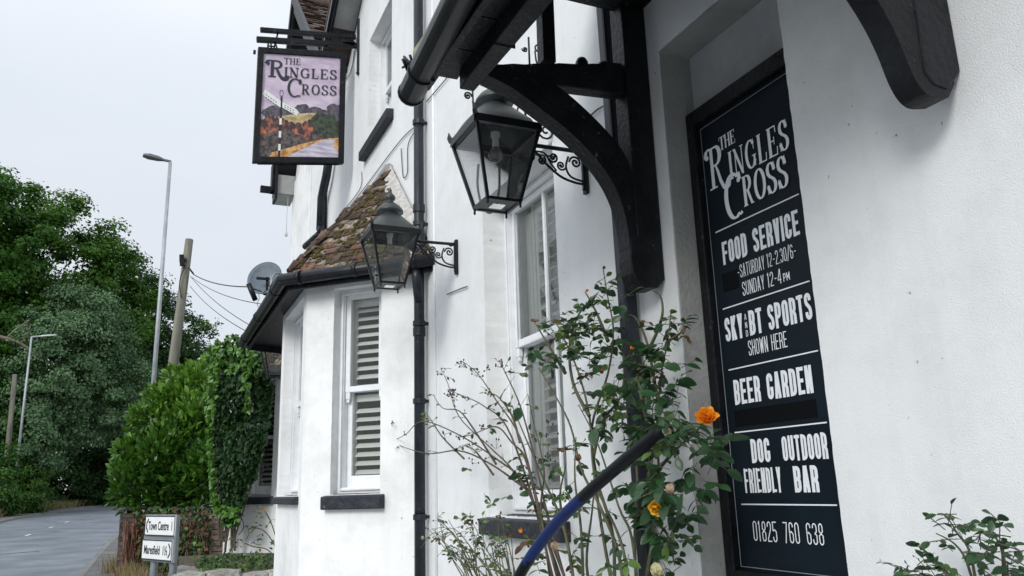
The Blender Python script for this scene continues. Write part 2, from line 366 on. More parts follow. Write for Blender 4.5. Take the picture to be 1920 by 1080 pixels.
# doorway recess: weathered lining over the reveal, back wall, threshold; porch shade put into the grey
rc = MB()
rc.hexa([(0.004, 2.452, 0.3), (0.15, 2.452, 0.3), (0.15, 2.459, 0.3), (0.004, 2.459, 0.3), (0.004, 2.452, 3.064), (0.15, 2.452, 3.064), (0.15, 2.459, 3.064), (0.004, 2.459, 3.064)])
rc.box((0.004, 1.79, 3.058), (0.15, 2.452, 3.064))
rc.build('recess_shade_lining', REVEAL, pub)
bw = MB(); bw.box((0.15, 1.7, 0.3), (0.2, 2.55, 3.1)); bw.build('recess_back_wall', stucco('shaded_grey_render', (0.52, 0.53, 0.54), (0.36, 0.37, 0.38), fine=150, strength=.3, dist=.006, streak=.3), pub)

# ---- small far gable: pilaster strip, body of the building behind, roofs
ap = Vector((-.28, 10.75, 8.38)); nb_ = Vector((-.28, 8.42, 6.07)); fb2 = Vector((-.28, 12.22, 5.86))
wg = MB(); wg.box((-0.022, 10.56, -.1), (-.001, 12.1, 6.0)); wg.build('pilaster', WALLB, pub, bevel=.004)
bd = MB(); bd.box((.35, -4, -.1), (9, 12.1, 5.2)); bd.box((0.002, 12.1, -.1), (5, 15.5, 3.7)); bd.box((0.002, 12.08, -.1), (.35, 12.1, 5.8)); build_each(bd, 'rear_wall', WALLB, pub)
RT = mat('old_brown_clay_tile', (0.045, 0.032, 0.026), 0.9, col2=(0.15, 0.105, 0.082), vscale=7, bump=0.8, bscale=30, objvar=0.25)
def slope(a, b, X1, name):
    k = MB(); a, b = Vector(a), Vector(b); k.add([a, b, Vector((X1, b.y, b.z)), Vector((X1, a.y, a.z))], [(0, 1, 2, 3)]); return k.build(name, RT, pub, fix=False)
wroof = slope(nb_, ap, 8, 'far_gable_roof'); slope(fb2, ap, 8, 'far_gable_roof'); slope((-.24, 8.42, 6.12), (-.24, 5.95, 7.93), 8, 'main_gable_roof'); slope((-.24, 2.2, 5.4), (-.24, 5.95, 7.93), 8, 'main_gable_roof')
v_ = (ap - nb_); nrm = v_.cross(Vector((1, 0, 0))).normalized(); nrm = nrm if nrm.z > 0 else -nrm
ncr = 30
for i in range(ncr):
    t0, t1 = i / ncr, min(1, (i + 1.2) / ncr); k = MB(); x = -.27 - (i % 2) * .08
    while x < 1.3:
        lift = R(.022, .05); p0 = nb_ + v_ * t0; p2 = nb_ + v_ * t1; a, b = max(x, -.275), x + .158
        q = lambda xx, p, l_: Vector((xx, p.y, p.z)) + nrm * l_
        k.hexa([q(a, p0, lift - .016), q(b, p0, lift - .016), q(b, p2, .002), q(a, p2, .002), q(a, p0, lift), q(b, p0, lift), q(b, p2, .012), q(a, p2, .012)]); x += .165
    k.build('tile_course', RT, wroof, fix=False)['kind'] = 'stuff'
rd = MB(); rd.tube([ap + Vector((-.0, 0, .04)), ap + Vector((2.5, 0, .04))], 0.09, 8); rd.build('ridge_tile', RT, pub)
for A_, B_ in ((nb_, ap), (fb2, ap)):
    for dx, dz, w_, h_ in ((-.01, -.07, .03, .20), (-.04, .02, .03, .12)):
        k = MB(); k.bar(A_ + Vector((dx, 0, dz)), B_ + Vector((dx, 0, dz)), w_, h_); k.build('bargeboard', BLACKW, pub)
k = MB(); d_ = (ap - fb2); k.obox(fb2 + Vector((0, 0, -.03)), Vector((.28, 0, 0)), d_, Vector((0, .0, .03))); k.build('verge_soffit', BLACKW, pub)
k = MB(); d_ = (ap - nb_); k.obox(nb_ + Vector((0, 0, -.03)), Vector((.28, 0, 0)), d_, Vector((0, .0, .03))); k.build('verge_soffit', BLACKW, pub)
# boxed eave end at the far corner
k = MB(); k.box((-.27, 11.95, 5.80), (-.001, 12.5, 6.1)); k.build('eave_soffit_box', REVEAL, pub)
k = MB(); k.box((-.31, 11.90, 5.70), (-.275, 12.2, 6.35)); k.box((-.35, 12.0, 5.86), (-.315, 12.2, 6.3)); k.box((-.50, 12.1, 5.86), (-.29, 12.19, 5.95)); build_each(k, 'bargeboard_end', BLACKW, pub)
cb = MB(); cb.tube([Vector((-.10, 12.0, 5.8)), Vector((-.11, 12.0, 5.5)), Vector((-.11, 12.0, 5.2))], 0.004, 5); cb.lathe([(0.0, -.05), (.02, -.04), (.022, 0), (.005, .04)], (-.11, 12.0, 5.18), 8)
cb.build('hanging_cable_end', mat('pale_cable', (0.5, 0.5, 0.48), 0.6), pub)

# ---- main gable: verge soffit and bargeboards following the rake
ga, gb = Vector((0, 6.05, 7.74)), Vector((0, 8.45, 6.12)); o35 = Vector((-0.25, 0, 0))
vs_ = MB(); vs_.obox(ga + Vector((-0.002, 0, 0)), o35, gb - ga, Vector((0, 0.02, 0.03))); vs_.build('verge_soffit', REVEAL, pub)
for k_, (ox, oz, ww, hh) in enumerate(((-0.262, 0.02, 0.025, 0.16), (-0.29, 0.07, 0.03, 0.12), (-0.25, 0.13, 0.12, 0.03))):
    q = MB(); q.bar(ga + Vector((ox, 0, oz)), gb + Vector((ox, 0, oz)), ww, hh); q.build('bargeboard' if k_ < 2 else 'verge_tile', (BLACKW, PIPE, RT)[k_], pub)

# ---- lead downpipe from the valley, and the tall downpipe in the corner by the bay
def holderbat(mb, c, r):
    mb.lathe([(r, -.02), (r + .008, -.018), (r + .008, .018), (r, .02)], c, 14, smooth=False)
    c = Vector(c); mb.bar(c, Vector((0.0, c.y - r * 0.3, c.z)), .018, .022)
dp = MB()
p0, p1, p2, p3, p4 = onX(617, 296, -.08), onX(612, 330, -.08), onX(607, 352, -.08), onX(603, 372, -.08), onX(601, 432, -.08)
dp.tube([p0, p1, p2, p3, p4], .052, 10)
dp.tube([onX(602, 428, -.08), onX(598, 440, -.12), onX(573, 462, -.16)], .045, 8); dp.build('valley_downpipe', PIPE, pub)
ds = MB(); ds.tube([onX(618, 318, -.02), onX(612, 350, -.02), onX(611, 430, -.02)], .012, 6); ds.build('thin_waste_pipe', PIPE, pub)
dq = MB(); pc = Vector((-.065, 5.50, 0))
dq.tube([pc + Vector((0, 0, .2)), pc + Vector((0, 0, 5.4))], .038, 14)
for z in (1.17, 1.96, 2.52, 3.28, 4.1): holderbat(dq, pc + Vector((0, 0, z)), .039)
for z in (2.46, 3.17, 3.40): dq.lathe([(.039, -.035), (.046, -.03), (.046, .03), (.039, .035)], pc + Vector((0, 0, z)), 14, smooth=False)
dq.build('corner_downpipe', PIPE, pub)
cn = MB(); cn.tube([(-.006, 5.32, .3), (-.006, 5.32, 5.3)], .009, 6); cn.build('thin_wall_conduit', WOODW, pub)
# square dark pipe beside the porch, leaning slightly
t0, t1 = onX(1131, -20, -.05), onX(1217, 1090, -.05)
sq = MB(); sq.bar(t0, t1, .062, .062, up=(0, 1, 0)); s1 = MB()
sqo = sq.build('porch_downpipe', PIPE, pub, bevel=.012)

# ================================================================== windows
class Fr:
    def __init__(s, O, U, Nn): s.O, s.U, s.N = Vector(O), Vector(U), Vector(Nn)
    def p(s, u, z, d): return s.O + s.U * u + Vector((0, 0, z)) + s.N * d
def fbox(mb, fr, u0, u1, z0, z1, d0, d1):
    mb.hexa([fr.p(u0, z0, d0), fr.p(u1, z0, d0), fr.p(u1, z0, d1), fr.p(u0, z0, d1), fr.p(u0, z1, d0), fr.p(u1, z1, d0), fr.p(u1, z1, d1), fr.p(u0, z1, d1)])
def ring(mb, fr, u0, u1, z0, z1, d0, d1, w_, wb=None, wt=None):
    wb = wb or w_; wt = wt or w_
    fbox(mb, fr, u0, u0 + w_, z0, z1, d0, d1); fbox(mb, fr, u1 - w_, u1, z0, z1, d0, d1)
    fbox(mb, fr, u0 + w_, u1 - w_, z0, z0 + wb, d0, d1); fbox(mb, fr, u0 + w_, u1 - w_, z1 - wt, z1, d0, d1)
SLATS = {}
def sash_window(fr, w_, h, meet, d=0.10, bars=0, shutters=True, fw=0.055, slatgap=0.062, tilt=38, open_=None, sh_u=None):
    """box sash window; fr origin is the bottom corner at wall face; the frame sits d behind it"""
    fm = MB(); ring(fm, fr, 0, w_, 0, h, d, d + .13, fw, .05, fw * .8)
    ring(fm, fr, fw * .55, w_ - fw * .55, .03, h - .03, d - .018, d + .002, fw * .35)
    wn = fm.build('window', WOODW, pub, bevel=.003)
    zm = meet * h
    for (a, b, dd) in ((zm - .02, h - fw * .8, d + .02), (.05, zm + .02, d + .062)):
        s_ = MB(); ring(s_, fr, fw, w_ - fw, a, b, dd, dd + .038, .042, .042 if a > .1 else .085, .042)
        for k in range(bars):
            uc = fw + (w_ - 2 * fw) * (k + 1) / (bars + 1); fbox(s_, fr, uc - .011, uc + .011, a + .042, b - .042, dd + .004, dd + .034)
        if a > .1:      # horns under the meeting rail
            for uu in (fw, w_ - fw - .042):
                fbox(s_, fr, uu + .002, uu + .04, a - .055, a, dd + .004, dd + .03); fbox(s_, fr, uu + .008, uu + .034, a - .08, a - .055, dd + .008, dd + .026)
        so_ = s_.build('sash', WOODW, wn, bevel=.003)
        g = MB(); q0 = dd + .018
        g.add([fr.p(fw + .04, a + .04, q0), fr.p(w_ - fw - .04, a + .04, q0), fr.p(w_ - fw - .04, b - .04, q0), fr.p(fw + .04, b - .04, q0)], [(0, 1, 2, 3)])
        g.build('pane', GLASS, wn, fix=False)
    # room behind
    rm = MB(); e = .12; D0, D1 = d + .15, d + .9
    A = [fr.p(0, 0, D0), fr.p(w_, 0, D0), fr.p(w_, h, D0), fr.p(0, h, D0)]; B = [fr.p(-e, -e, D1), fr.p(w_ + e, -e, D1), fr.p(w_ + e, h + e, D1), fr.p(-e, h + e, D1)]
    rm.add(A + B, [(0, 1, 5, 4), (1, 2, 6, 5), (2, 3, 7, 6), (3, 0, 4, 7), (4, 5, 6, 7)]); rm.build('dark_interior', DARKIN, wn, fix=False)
    if shutters:
        ds_ = d + .112; su0, su1 = sh_u or (fw, w_ - fw)
        lin = MB(); fbox(lin, fr, su0 - .03, su0, .04, h - .05, d + .105, ds_ + .035); fbox(lin, fr, su1, su1 + .03, .04, h - .05, d + .105, ds_ + .035)
        build_each(lin, 'reveal_lining', SHUT, wn)
        fbx = MB(); ring(fbx, fr, su0, su1, .06, zm - .04, ds_, ds_ + .03, .035, .06, .05); ring(fbx, fr, su0, su1, zm - .02, h - .06, ds_, ds_ + .03, .035, .06, .06)
        sfm = fbx.build('shutter_frame', SHUT, wn, bevel=.002)
        wsl = su1 - su0 - .072; key = round(wsl, 3)
        if key not in SLATS:
            k = MB(); n_ = 6; vs = []
            for i in range(n_ + 1):
                x = -.029 + .058 * i / n_; t = .0045 * math.sqrt(max(0.02, 1 - (x / .03) ** 2)); vs += [(-wsl / 2, x, t), (wsl / 2, x, t), (wsl / 2, x, -t), (-wsl / 2, x, -t)]
            fs = [(4 * i + a, 4 * i + b, 4 * i + 4 + b, 4 * i + 4 + a) for i in range(n_) for a, b in ((0, 1), (1, 2), (2, 3), (3, 0))] + [(0, 1, 2, 3), (4 * n_, 4 * n_ + 1, 4 * n_ + 2, 4 * n_ + 3)]
            k.add(vs, fs); SLATS[key] = k.mesh('slat', SHUT)
        uc = (su0 + su1) / 2
        Rm = Matrix((fr.U, fr.N, Vector((0, 0, 1)))).transposed().to_4x4()
        z = .16
        while z < h - .14:
            if not (zm - .115 < z < zm + .06):
                tl_ = tilt + R(-3, 3)
                link('slat', SLATS[key], wn, Matrix.Translation(fr.p(uc, z, ds_ + .015)) @ Rm @ Matrix.Rotation(math.radians(tl_), 4, 'X'))
            z += slatgap
    return wn
def sill(fr, u0, u1, z, th, pr, dep):
    s_ = MB(); s_.hexa([fr.p(u0, z - th, -pr), fr.p(u1, z - th, -pr), fr.p(u1, z - th, dep), fr.p(u0, z - th, dep), fr.p(u0, z - .012, -pr), fr.p(u1, z - .012, -pr), fr.p(u1, z + .008, dep), fr.p(u0, z + .008, dep)])
    return s_.build('window_sill', SILLM, pub, bevel=.009)

f1 = Fr((0, 4.40, 1.195), (0, -1, 0), (1, 0, 0)); sash_window(f1, .97, 1.885, .52, d=.15, bars=1, sh_u=(.20, .90), slatgap=.068)
fp = MB(); fbox(fp, f1, .058, .168, .06, 1.80, .262, .285); fbox(fp, f1, .075, .15, .9, 1.7, .256, .262); fp.build('folded_shutter', SHUT, pub, bevel=.003); sill(f1, -.03, .98, 0, .10, .06, .16)
f2 = Fr((0, 7.37, 4.68), (0, -1, 0), (1, 0, 0)); sash_window(f2, .85, 1.19, .5, d=.13, bars=0, shutters=False, fw=.05); sill(f2, -.12, .93, 0, .11, .07, .14)
nc = MB(); 
for k in range(7): fbox(nc, f2, .12 + k * .09, .16 + k * .09, .1, 1.1, .30 + .02 * (k % 2), .32 + .02 * (k % 2))
build_each(nc, 'curtain_fold', mat('net_curtain_cloth', (.55, .6, .62), .9), pub)

# ================================================================== bay windows
S2 = math.sqrt(.5)
MOSS = mat('roof_moss', (0.03, 0.030, 0.008), 0.95, col2=(0.11, 0.085, 0.015), vscale=25, bump=1, bscale=60, bdist=.02)
TILE = [mat('red_clay_tile', (0.060, 0.030, 0.022), 0.9, col2=(0.19, 0.10, 0.072), vscale=9, bump=.7, bscale=60, objvar=.3),
        mat('brown_clay_tile', (0.022, 0.014, 0.011), 0.9, col2=(0.10, 0.065, 0.045), vscale=9, bump=.7, bscale=60, objvar=.3),
        mat('lichened_clay_tile', (0.04, 0.027, 0.02), 0.95, col2=(0.30, 0.25, 0.20), vscale=30, bump=.9, bscale=80, objvar=.25)]
def tile_mesh(m):
    k = MB(); a, l_, t = .056, .13, .017
    k.hexa([(-a, 0, 0), (a, 0, 0), (a, l_, 0), (-a, l_, 0), (-a, 0, t), (a, 0, t), (a, l_, t), (-a, l_, t)])
    me = k.mesh('tile', m); return me
TM = [tile_mesh(m) for m in TILE]
def bay(y0, full=True, ext=0.0):
    P0, P1, P2, P3 = Vector((0, y0, 0)), Vector((-.73, y0 + .73, 0)), Vector((-.73, y0 + 1.98, 0)), Vector((0, y0 + 2.71, 0))
    zt = 3.02
    Uc = Vector((S2, -S2, 0)); Nc = Vector((S2, S2, 0))          # canted face, from outer corner to the wall; inward normal
    L_ = .73 / S2
    fc = lambda a, b, d: tuple(P1 + Uc * a + Vector((0, 0, b)) + Nc * d)
    w_ = holed('bay_wall', [(0, -.1), (L_, -.1), (L_, zt), (0, zt)], [(.255, 1.335, .675, 2.90)], fc, .15, WALLB)
    ff = lambda a, b, d: (P2.x + d, P2.y - a, b)
    holed('bay_wall', [(0, -.1), (1.25, -.1), (1.25, zt), (0, zt)], [(.14, 1.335, 1.11, 2.90)], ff, .15, WALLB)
    fb = lambda a, b, d: tuple(P3 + Vector((-S2, -S2, 0)) * a + Vector((0, 0, b)) + Vector((S2, -S2, 0)) * d)
    holed('bay_wall', [(0, -.1), (L_, -.1), (L_, zt), (0, zt)], [], fb, .15, WALLB)
    f_ = Fr(P1 + Uc * .255 + Vector((0, 0, 1.335)), Uc, Nc)
    sash_window(f_, .42, 1.565, .50, d=.09, bars=0, fw=.042, slatgap=.066); sill(f_, -.045, .46, 0, .105, .06, .10)
    f2_ = Fr(P2 + Vector((0, -.14, 1.335)), (0, -1, 0), (1, 0, 0))
    sash_window(f2_, .97, 1.565, .50, d=.10, bars=0, fw=.05); sill(f2_, -.05, 1.02, .0, .065, .055, .10)
    # eaves: offset polygon, soffit, gutter
    o_ = .15; ez = 3.0
    k = o_ * math.tan(math.radians(22.5))
    E0 = Vector((0, y0 - o_ / S2, ez)); E1 = Vector((-.73 - o_, y0 + .73 - k, ez)); E2 = Vector((-.73 - o_, y0 + 1.98 + k + ext, ez)); E3 = Vector((0, y0 + 2.71 + o_ / S2 + ext * .7, ez))
    T1 = Vector((0, y0 + .89, 4.07)); T2 = Vector((0, y0 + 1.82 + ext, 4.07))
    so_ = MB(); so_.prism([(e.x, e.y) for e in (E0, E1, E2, E3)], lambda x, y: (x, y, 2.96), lambda x, y: (x, y, 3.0)); so_.build('bay_soffit', BLACKW, pub)
    rf = MB(); rf.add([E0, E1, T1, E2, T2, E3], [(0, 1, 2), (1, 3, 4, 2), (3, 5, 4)]); roof = rf.build('bay_roof', TILE[1], pub, fix=False)
    gt = MB(); go = .055
    def out(p, dx, dy): return Vector((p.x + dx, p.y + dy, ez - .035))
    G = [out(E0, .0, -.07), out(E1, -.055, -.03), out(E2, -.055, .03), out(E3, 0, .07)]
    gt.tube(G, .050, 10); gt.build('gutter', BLACKM, pub)
    gb_ = MB()
    for a, b in zip(G[:-1], G[1:]):
        for t in (.12, .5, .88):
            c = a.lerp(b, t); d_ = (b - a).normalized()
            gb_.tube([c - d_ * .018, c + d_ * .018], .056, 10)
    build_each(gb_, 'gutter_union', BLACKM, pub)
    fa = MB()
    for a, b in ((E0, E1), (E1, E2), (E2, E3)): fa.bar(a + Vector((.01, 0, -.05)), b + Vector((.01, 0, -.05)), .025, .12)
    fa.build('fascia', BLACKW, pub)
    # tiles
    def face(A, B, C, D, cnt):
        u = (B - A).normalized(); n_ = (B - A).cross(D - A).normalized()
        if n_.z < 0: n_ = -n_
        v = n_.cross(u).normalized()
        if v.z < 0: v = -v
        W = (B - A).length; hgt = (C - A).dot(v); g = .074; nrow = int(hgt / g) + 1
        cu, du = (C - A).dot(u), (D - A).dot(u)
        for r in range(nrow):
            t = (r * g) / hgt; lo = du * t + 0; hi = W + (cu - W) * t
            x = lo - R(0, .09)
            while x < hi + .02:
                xc = x + .058
                if lo - .03 < xc < hi + .04:
                    Mx = Matrix((u, v, n_)).transposed().to_4x4()
                    kind = random.choices((0, 1, 2), (2, 6, 4))[0] if r > 2 else random.choices((0, 1, 2), (5, 3, 3))[0]
                    loc = A + u * xc + v * (r * g - .03 + R(-.008, .008)) + n_ * (.012 + R(0, .016))
                    link('tile', TM[kind], roof, Matrix.Translation(loc) @ Mx @ Matrix.Rotation(math.radians(-5.5 + R(-1.5, 1.5)), 4, 'X') @ Matrix.Rotation(R(-.035, .035), 4, 'Z') @ Matrix.Rotation(R(-.03, .03), 4, 'Y'))
                x += .116
    if full:
        face(E1, E0, T1, T1, 0); face(E2, E1, T1, T2, 0)
    # hip tiles
    hp = MB()
    for a, b in ((E1, T1), (E2, T2)):
        n_ = 11
        for i in range(n_):
            p, q = a.lerp(b, i / n_), a.lerp(b, (i + 1.15) / n_); p = p + Vector((0, 0, .035)); q = q + Vector((0, 0, .022))
            hp.tube([p, q], [.036, .030], 6)
    build_each(hp, 'hip_tile', TILE[1], roof)
    rt = MB(); rt.tube([T1 + Vector((-.03, -.03, .03)), T2 + Vector((-.03, 0, .03))], .05, 7); rt.build('ridge_fillet', REVEAL, roof)
    # mortar fillet where the canted slope meets the wall
    nn = (E0 - E1).cross(T1 - E1).normalized(); nn = nn if nn.z > 0 else -nn
    mf = MB(); a_ = E0.lerp(T1, .12); wv = (E1 - E0).normalized()
    n_ = 14; vs = []
    for i in range(n_ + 1):
        t = i / n_; c = a_.lerp(T1, t); wd = .20 * (1 - t) ** .6 + .035 + R(-.008, .008)
        vs += [c + Vector((-.003, 0, .06)) + nn * .03, c + nn * (.036 + R(0, .004)) + wv * wd, c + nn * .02 + wv * (wd + .012)]
    mf.add(vs, [(3 * i + j, 3 * i + j + 1, 3 * i + j + 4, 3 * i + j + 3) for i in range(n_) for j in (0, 1)])
    mf.build('mortar_fillet', MORT, roof, fix=False)
    # moss cushions
    ms = MB(); u = (E0 - E1); 
    for i in range(330):
        a, b = random.random(), random.random()
        if a + b > 1: a, b = 1 - a, 1 - b
        if a > .75: continue
        c = E1 + (E0 - E1) * a + (T1 - E1) * b + nn * .03; r_ = R(.010, .028)
        ms.lathe([(0.001, r_ * .8), (r_ * .6, r_ * .6), (r_, 0.0), (r_ * .9, -r_ * .5)], c, 6)
    o = ms.build('moss', MOSS, roof); o['kind'] = 'stuff'
    # painted plinth
    pl = MB()
    for a, b in ((P0, P1), (P1, P2), (P2, P3)):
        pass
    return (E0, E1, E2, E3, T1, T2)
MORT = mat('pale_mortar', (0.42, 0.40, 0.38), 0.95, col2=(0.66, 0.64, 0.62), vscale=22, bump=1, bscale=60, bdist=.02)
bay(5.6, ext=1.45); bay(11.2)
# outlet elbow joining the bay gutter to the downpipe
el = MB(); el.tube([(-.10, 5.46, 2.93), (-.10, 5.45, 2.85), (-.085, 5.47, 2.76), (-.07, 5.49, 2.68)], .036, 10); el.build('gutter_outlet', PIPE, pub)
# grey plinth under the second bay
pl = MB(); pl.obox(Vector((-.745, 11.925, -.05)), Vector((.74, -.74, 0)), Vector((-.012, -.012, 0)), Vector((0, 0, .66))); pl.build('plinth', mat('grey_plinth_paint', (.15, .155, .165), .8, var=.2, bump=.4), pub)

# thin cables clipped to the wall
CABM = mat('grey_wall_cable', (0.10, 0.11, 0.12), 0.6)
for pts in ([(654, 392), (700, 330), (752, 262), (780, 236)], [(650, 388), (676, 352), (678, 322)], [(752, 278), (755, 325), (758, 333), (764, 322), (766, 268), (790, 232)],
            [(800, 190), (826, 160), (852, 128)], [(1106, 218), (1122, 204), (1146, 192)], [(645, 150), (655, 140), (662, 118), (664, 95)], [(838, 552), (862, 542), (876, 537)]):
    c = MB(); c.tube(catmull([onX(u, v, -.012) for u, v in pts], 5), .0045, 5); c.build('wall_cable', CABM, pub)

# ================================================================== lettering drawn with strokes
def arc(cx, cy, rx, ry, a0, a1, n=8):
    return [(cx + rx * math.cos(math.radians(a0 + (a1 - a0) * i / n)), cy + ry * math.sin(math.radians(a0 + (a1 - a0) * i / n))) for i in range(n + 1)]
def stroke(out, pts, wf, aspect=1.0):
    """ribbon along pts; wf(dx,dy,t)->width"""
    pts = [p for i, p in enumerate(pts) if i == 0 or math.dist(p, pts[i - 1]) > 1e-5]
    n = len(pts); left = []; rt = []
    cl = math.dist(pts[0], pts[-1]) < 1e-6
    for i, p in enumerate(pts):
        a = pts[i - 1] if i > 0 else (pts[-2] if cl else None); b = pts[i + 1] if i < n - 1 else (pts[1] if cl else None)
        def nr(p, q):
            d = math.dist(p, q) or 1; return (-(q[1] - p[1]) / d, (q[0] - p[0]) / d)
        ns = [nr(a, p)] if b is None else [nr(p, b)] if a is None else [nr(a, p), nr(p, b)]
        nx, ny = sum(k[0] for k in ns) / len(ns), sum(k[1] for k in ns) / len(ns); l_ = math.hypot(nx, ny) or 1
        nx, ny = nx / l_, ny / l_; c = max(.75, nx * ns[0][0] + ny * ns[0][1])
        w_ = wf(-ny, nx, i / (n - 1)) / 2 / c
        left.append((p[0] + nx * w_, p[1] + ny * w_)); rt.append((p[0] - nx * w_, p[1] - ny * w_))
    out.append((left, rt))
def sans(ch, W, h):
    """centre lines of condensed grotesque capitals; W width, h weight, height 1"""
    l, r, b, t, m = h / 2, W - h / 2, h / 2, 1 - h / 2, .5; rx = (r - l) / 2; cx = (l + r) / 2; ry = min(.16, rx * 1.3)
    O = arc(cx, t - ry, rx, ry, 0, 180) + arc(cx, b + ry, rx, ry, 180, 360) + [(r, t - ry)]
    e0, e1 = 0, 1
    G = {
     'A': [[(l, e0), (cx - h * .12, e1)], [(cx + h * .12, e1), (r, e0)], [(l + .12 * W, .27), (r - .12 * W, .27)]],
     'B': [[(l, e0), (l, e1)], [(l, t), (cx, t)] + arc(cx, t - ry * .9, rx, ry * .9, 90, 0, 5) + [(r, m + ry * .9)] + arc(cx, m + ry * .8, rx, ry * .8, 0, -90, 5) + [(l, m)], [(cx, m)] + arc(cx, m - ry * .8, rx, ry * .8, 90, 0, 5) + arc(cx, b + ry * .9, rx, ry * .9, 0, -90, 5) + [(l, b)]],
     'C': [[(r, .66), (r, t - ry)] + arc(cx, t - ry, rx, ry, 0, 180) + arc(cx, b + ry, rx, ry, 180, 360) + [(r, .34)]],
     'D': [[(l, e0), (l, e1)], [(l, t), (cx, t)] + arc(cx, t - ry, rx, ry, 90, 0, 5) + arc(cx, b + ry, rx, ry, 0, -90, 5) + [(l, b)]],
     'E': [[(l, e0), (l, e1)], [(l, t), (W, t)], [(l, m), (W * .9, m)], [(l, b), (W, b)]],
     'F': [[(l, e0), (l, e1)], [(l, t), (W, t)], [(l, m), (W * .9, m)]],
     'G': [[(r, .68), (r, t - ry)] + arc(cx, t - ry, rx, ry, 0, 180) + arc(cx, b + ry, rx, ry, 180, 360) + [(r, .46 - h * .35)], [(cx, .46 - h * .4), (W, .46 - h * .4)]],
     'H': [[(l, e0), (l, e1)], [(r, e0), (r, e1)], [(l, m), (r, m)]],
     'I': [[(h / 2, e0), (h / 2, e1)]],
     'K': [[(l, e0), (l, e1)], [(l, .36), (r, e1)], [(l + .22 * W, .5), (r, e0)]],
     'L': [[(l, e0), (l, e1)], [(l, b), (W, b)]],
     'M': [[(l, e0), (l, e1)], [(r, e0), (r, e1)], [(l, e1), (cx, .25)], [(cx, .25), (r, e1)]],
     'N': [[(l, e0), (l, e1)], [(r, e0), (r, e1)], [(l, e1), (r, e0)]],
     'O': [O], '0': [O],
     'P': [[(l, e0), (l, e1)], [(l, t), (cx, t)] + arc(cx, t - ry, rx, ry, 90, 0, 5) + arc(cx, .43 + ry, rx, ry, 0, -90, 5) + [(l, .43)]],
     'R': [[(l, e0), (l, e1)], [(l, t), (cx, t)] + arc(cx, t - ry, rx, ry, 90, 0, 5) + arc(cx, .47 + ry, rx, ry, 0, -90, 5) + [(l, .47)], [(cx + rx * .35, .47), (r, .33), (r, e0)]],
     'S': [[(r, .70), (r, t - ry)] + arc(cx, t - ry, rx, ry, 0, 180) + [(l, .70), (l + rx * .25, .60), (cx, .52), (r - rx * .25, .42), (r, .32)] + list(reversed(arc(cx, b + ry, rx, ry, 180, 360))) + [(l, .30)]],
     'T': [[(cx, e0), (cx, e1)], [(0, t), (W, t)]],
     'U': [[(l, e1)] + arc(cx, b + ry, rx, ry, 180, 360) + [(r, e1)]],
     'V': [[(l, e1), (cx - h * .08, e0)], [(cx + h * .08, e0), (r, e1)]],
     'W': [[(l, e1), (l + rx * .5, e0)], [(l + rx * .5, e0), (cx, e1 * .9)], [(cx, e1 * .9), (r - rx * .5, e0)], [(r - rx * .5, e0), (r, e1)]],
     'Y': [[(l, e1), (cx, .40)], [(r, e1), (cx, .40)], [(cx, .45), (cx, e0)]],
     '1': [[(W * .5, e0), (W * .5, e1)], [(W * .5, e1 - .02), (W * .12, .84)]],
     '2': [[(l, .72), (l, t - ry)] + arc(cx, t - ry, rx, ry, 180, 0) + [(r, .64), (l, .14), (l, b), (W, b)]],
     '3': [[(l, .76), (l, t - ry)] + arc(cx, t - ry, rx, ry, 180, 0) + [(r, .60), (cx, .52)], [(cx, .52), (r, .44), (r, .3)] + list(reversed(arc(cx, b + ry, rx, ry, 180, 360))) + [(l, .26)]],
     '4': [[(W * .78, e0), (W * .78, e1)], [(W * .72, e1), (l * .6, .30)], [(0, .27), (W * 1.05, .27)]],
     '5': [[(W, t), (l, t), (l, .54)], [(l, .54), (cx, .60), (r, .50), (r, .34)] + list(reversed(arc(cx, b + ry, rx, ry, 180, 360))) + [(l, .26)]],
     '6': [[(r, .76), (r, t - ry)] + arc(cx, t - ry, rx, ry, 0, 180) + arc(cx, b + ry, rx, ry, 180, 360) + [(r, .44), (cx, .56), (l, .46)]],
     '7': [[(0, t), (r, t), (W * .4, e0)]],
     '8': [arc(cx, t - ry, rx * .9, ry, 0, 180) + [(l + rx * .1, .62), (cx, .53), (r - rx * .1, .62), (r - rx * .1, t - ry)], arc(cx, b + ry, rx, ry, 180, 360) + [(r, .42), (cx, .53), (l, .42), (l, b + ry)]],
     '-': [[(W * .1, .45), (W * .9, .45)]], '/': [[(0, -.05), (W, 1.05)]], '.': [[(h / 2, 0), (h / 2, h)]], ' ': [],
    }
    return G[ch]
def sans_text(mb, text, x0, x1, y0, y1, f, heavy=.17, gap=.075, space=.22, widths=None):
    """fits a line of capitals into x0..x1, y0..y1 (f maps x,y,depth)"""
    W = {'I': heavy / 2.0 if False else None}
    base = .36; ws = []
    for c in text:
        ws.append(heavy if c in 'I.' else space if c == ' ' else base * 1.28 if c in 'MW' else base * .8 if c in '/-' else base * .62 if c == '1' and heavy < .12 else base)
    tot = sum(ws) + gap * (len(text) - 1); sx = (x1 - x0) / tot; sy = y1 - y0; x = 0; k = 0
    asp = sx / sy
    for c, w_ in zip(text, ws):
        for s_ in sans(c, w_, heavy):
            o_ = []
            # widths keep even in world units: scale normals by aspect
            P = [(x0 + (x + px) * sx, y0 + py * sy) for px, py in s_]
            ww = heavy * sx
            stroke(o_, P, lambda dx, dy, t: ww * (1.0 if abs(dy) > .5 else min(1.0, .95)))
            for l_, r_ in o_: ribbon(mb, l_, r_, f, k * .00006); k += 1
        x += w_ + gap
def ribbon(mb, l_, r_, f, d):
    n = len(l_); mb.add([f(p[0], p[1], d) for p in l_] + [f(p[0], p[1], d) for p in r_], [(i, i + 1, n + i + 1, n + i) for i in range(n - 1)])
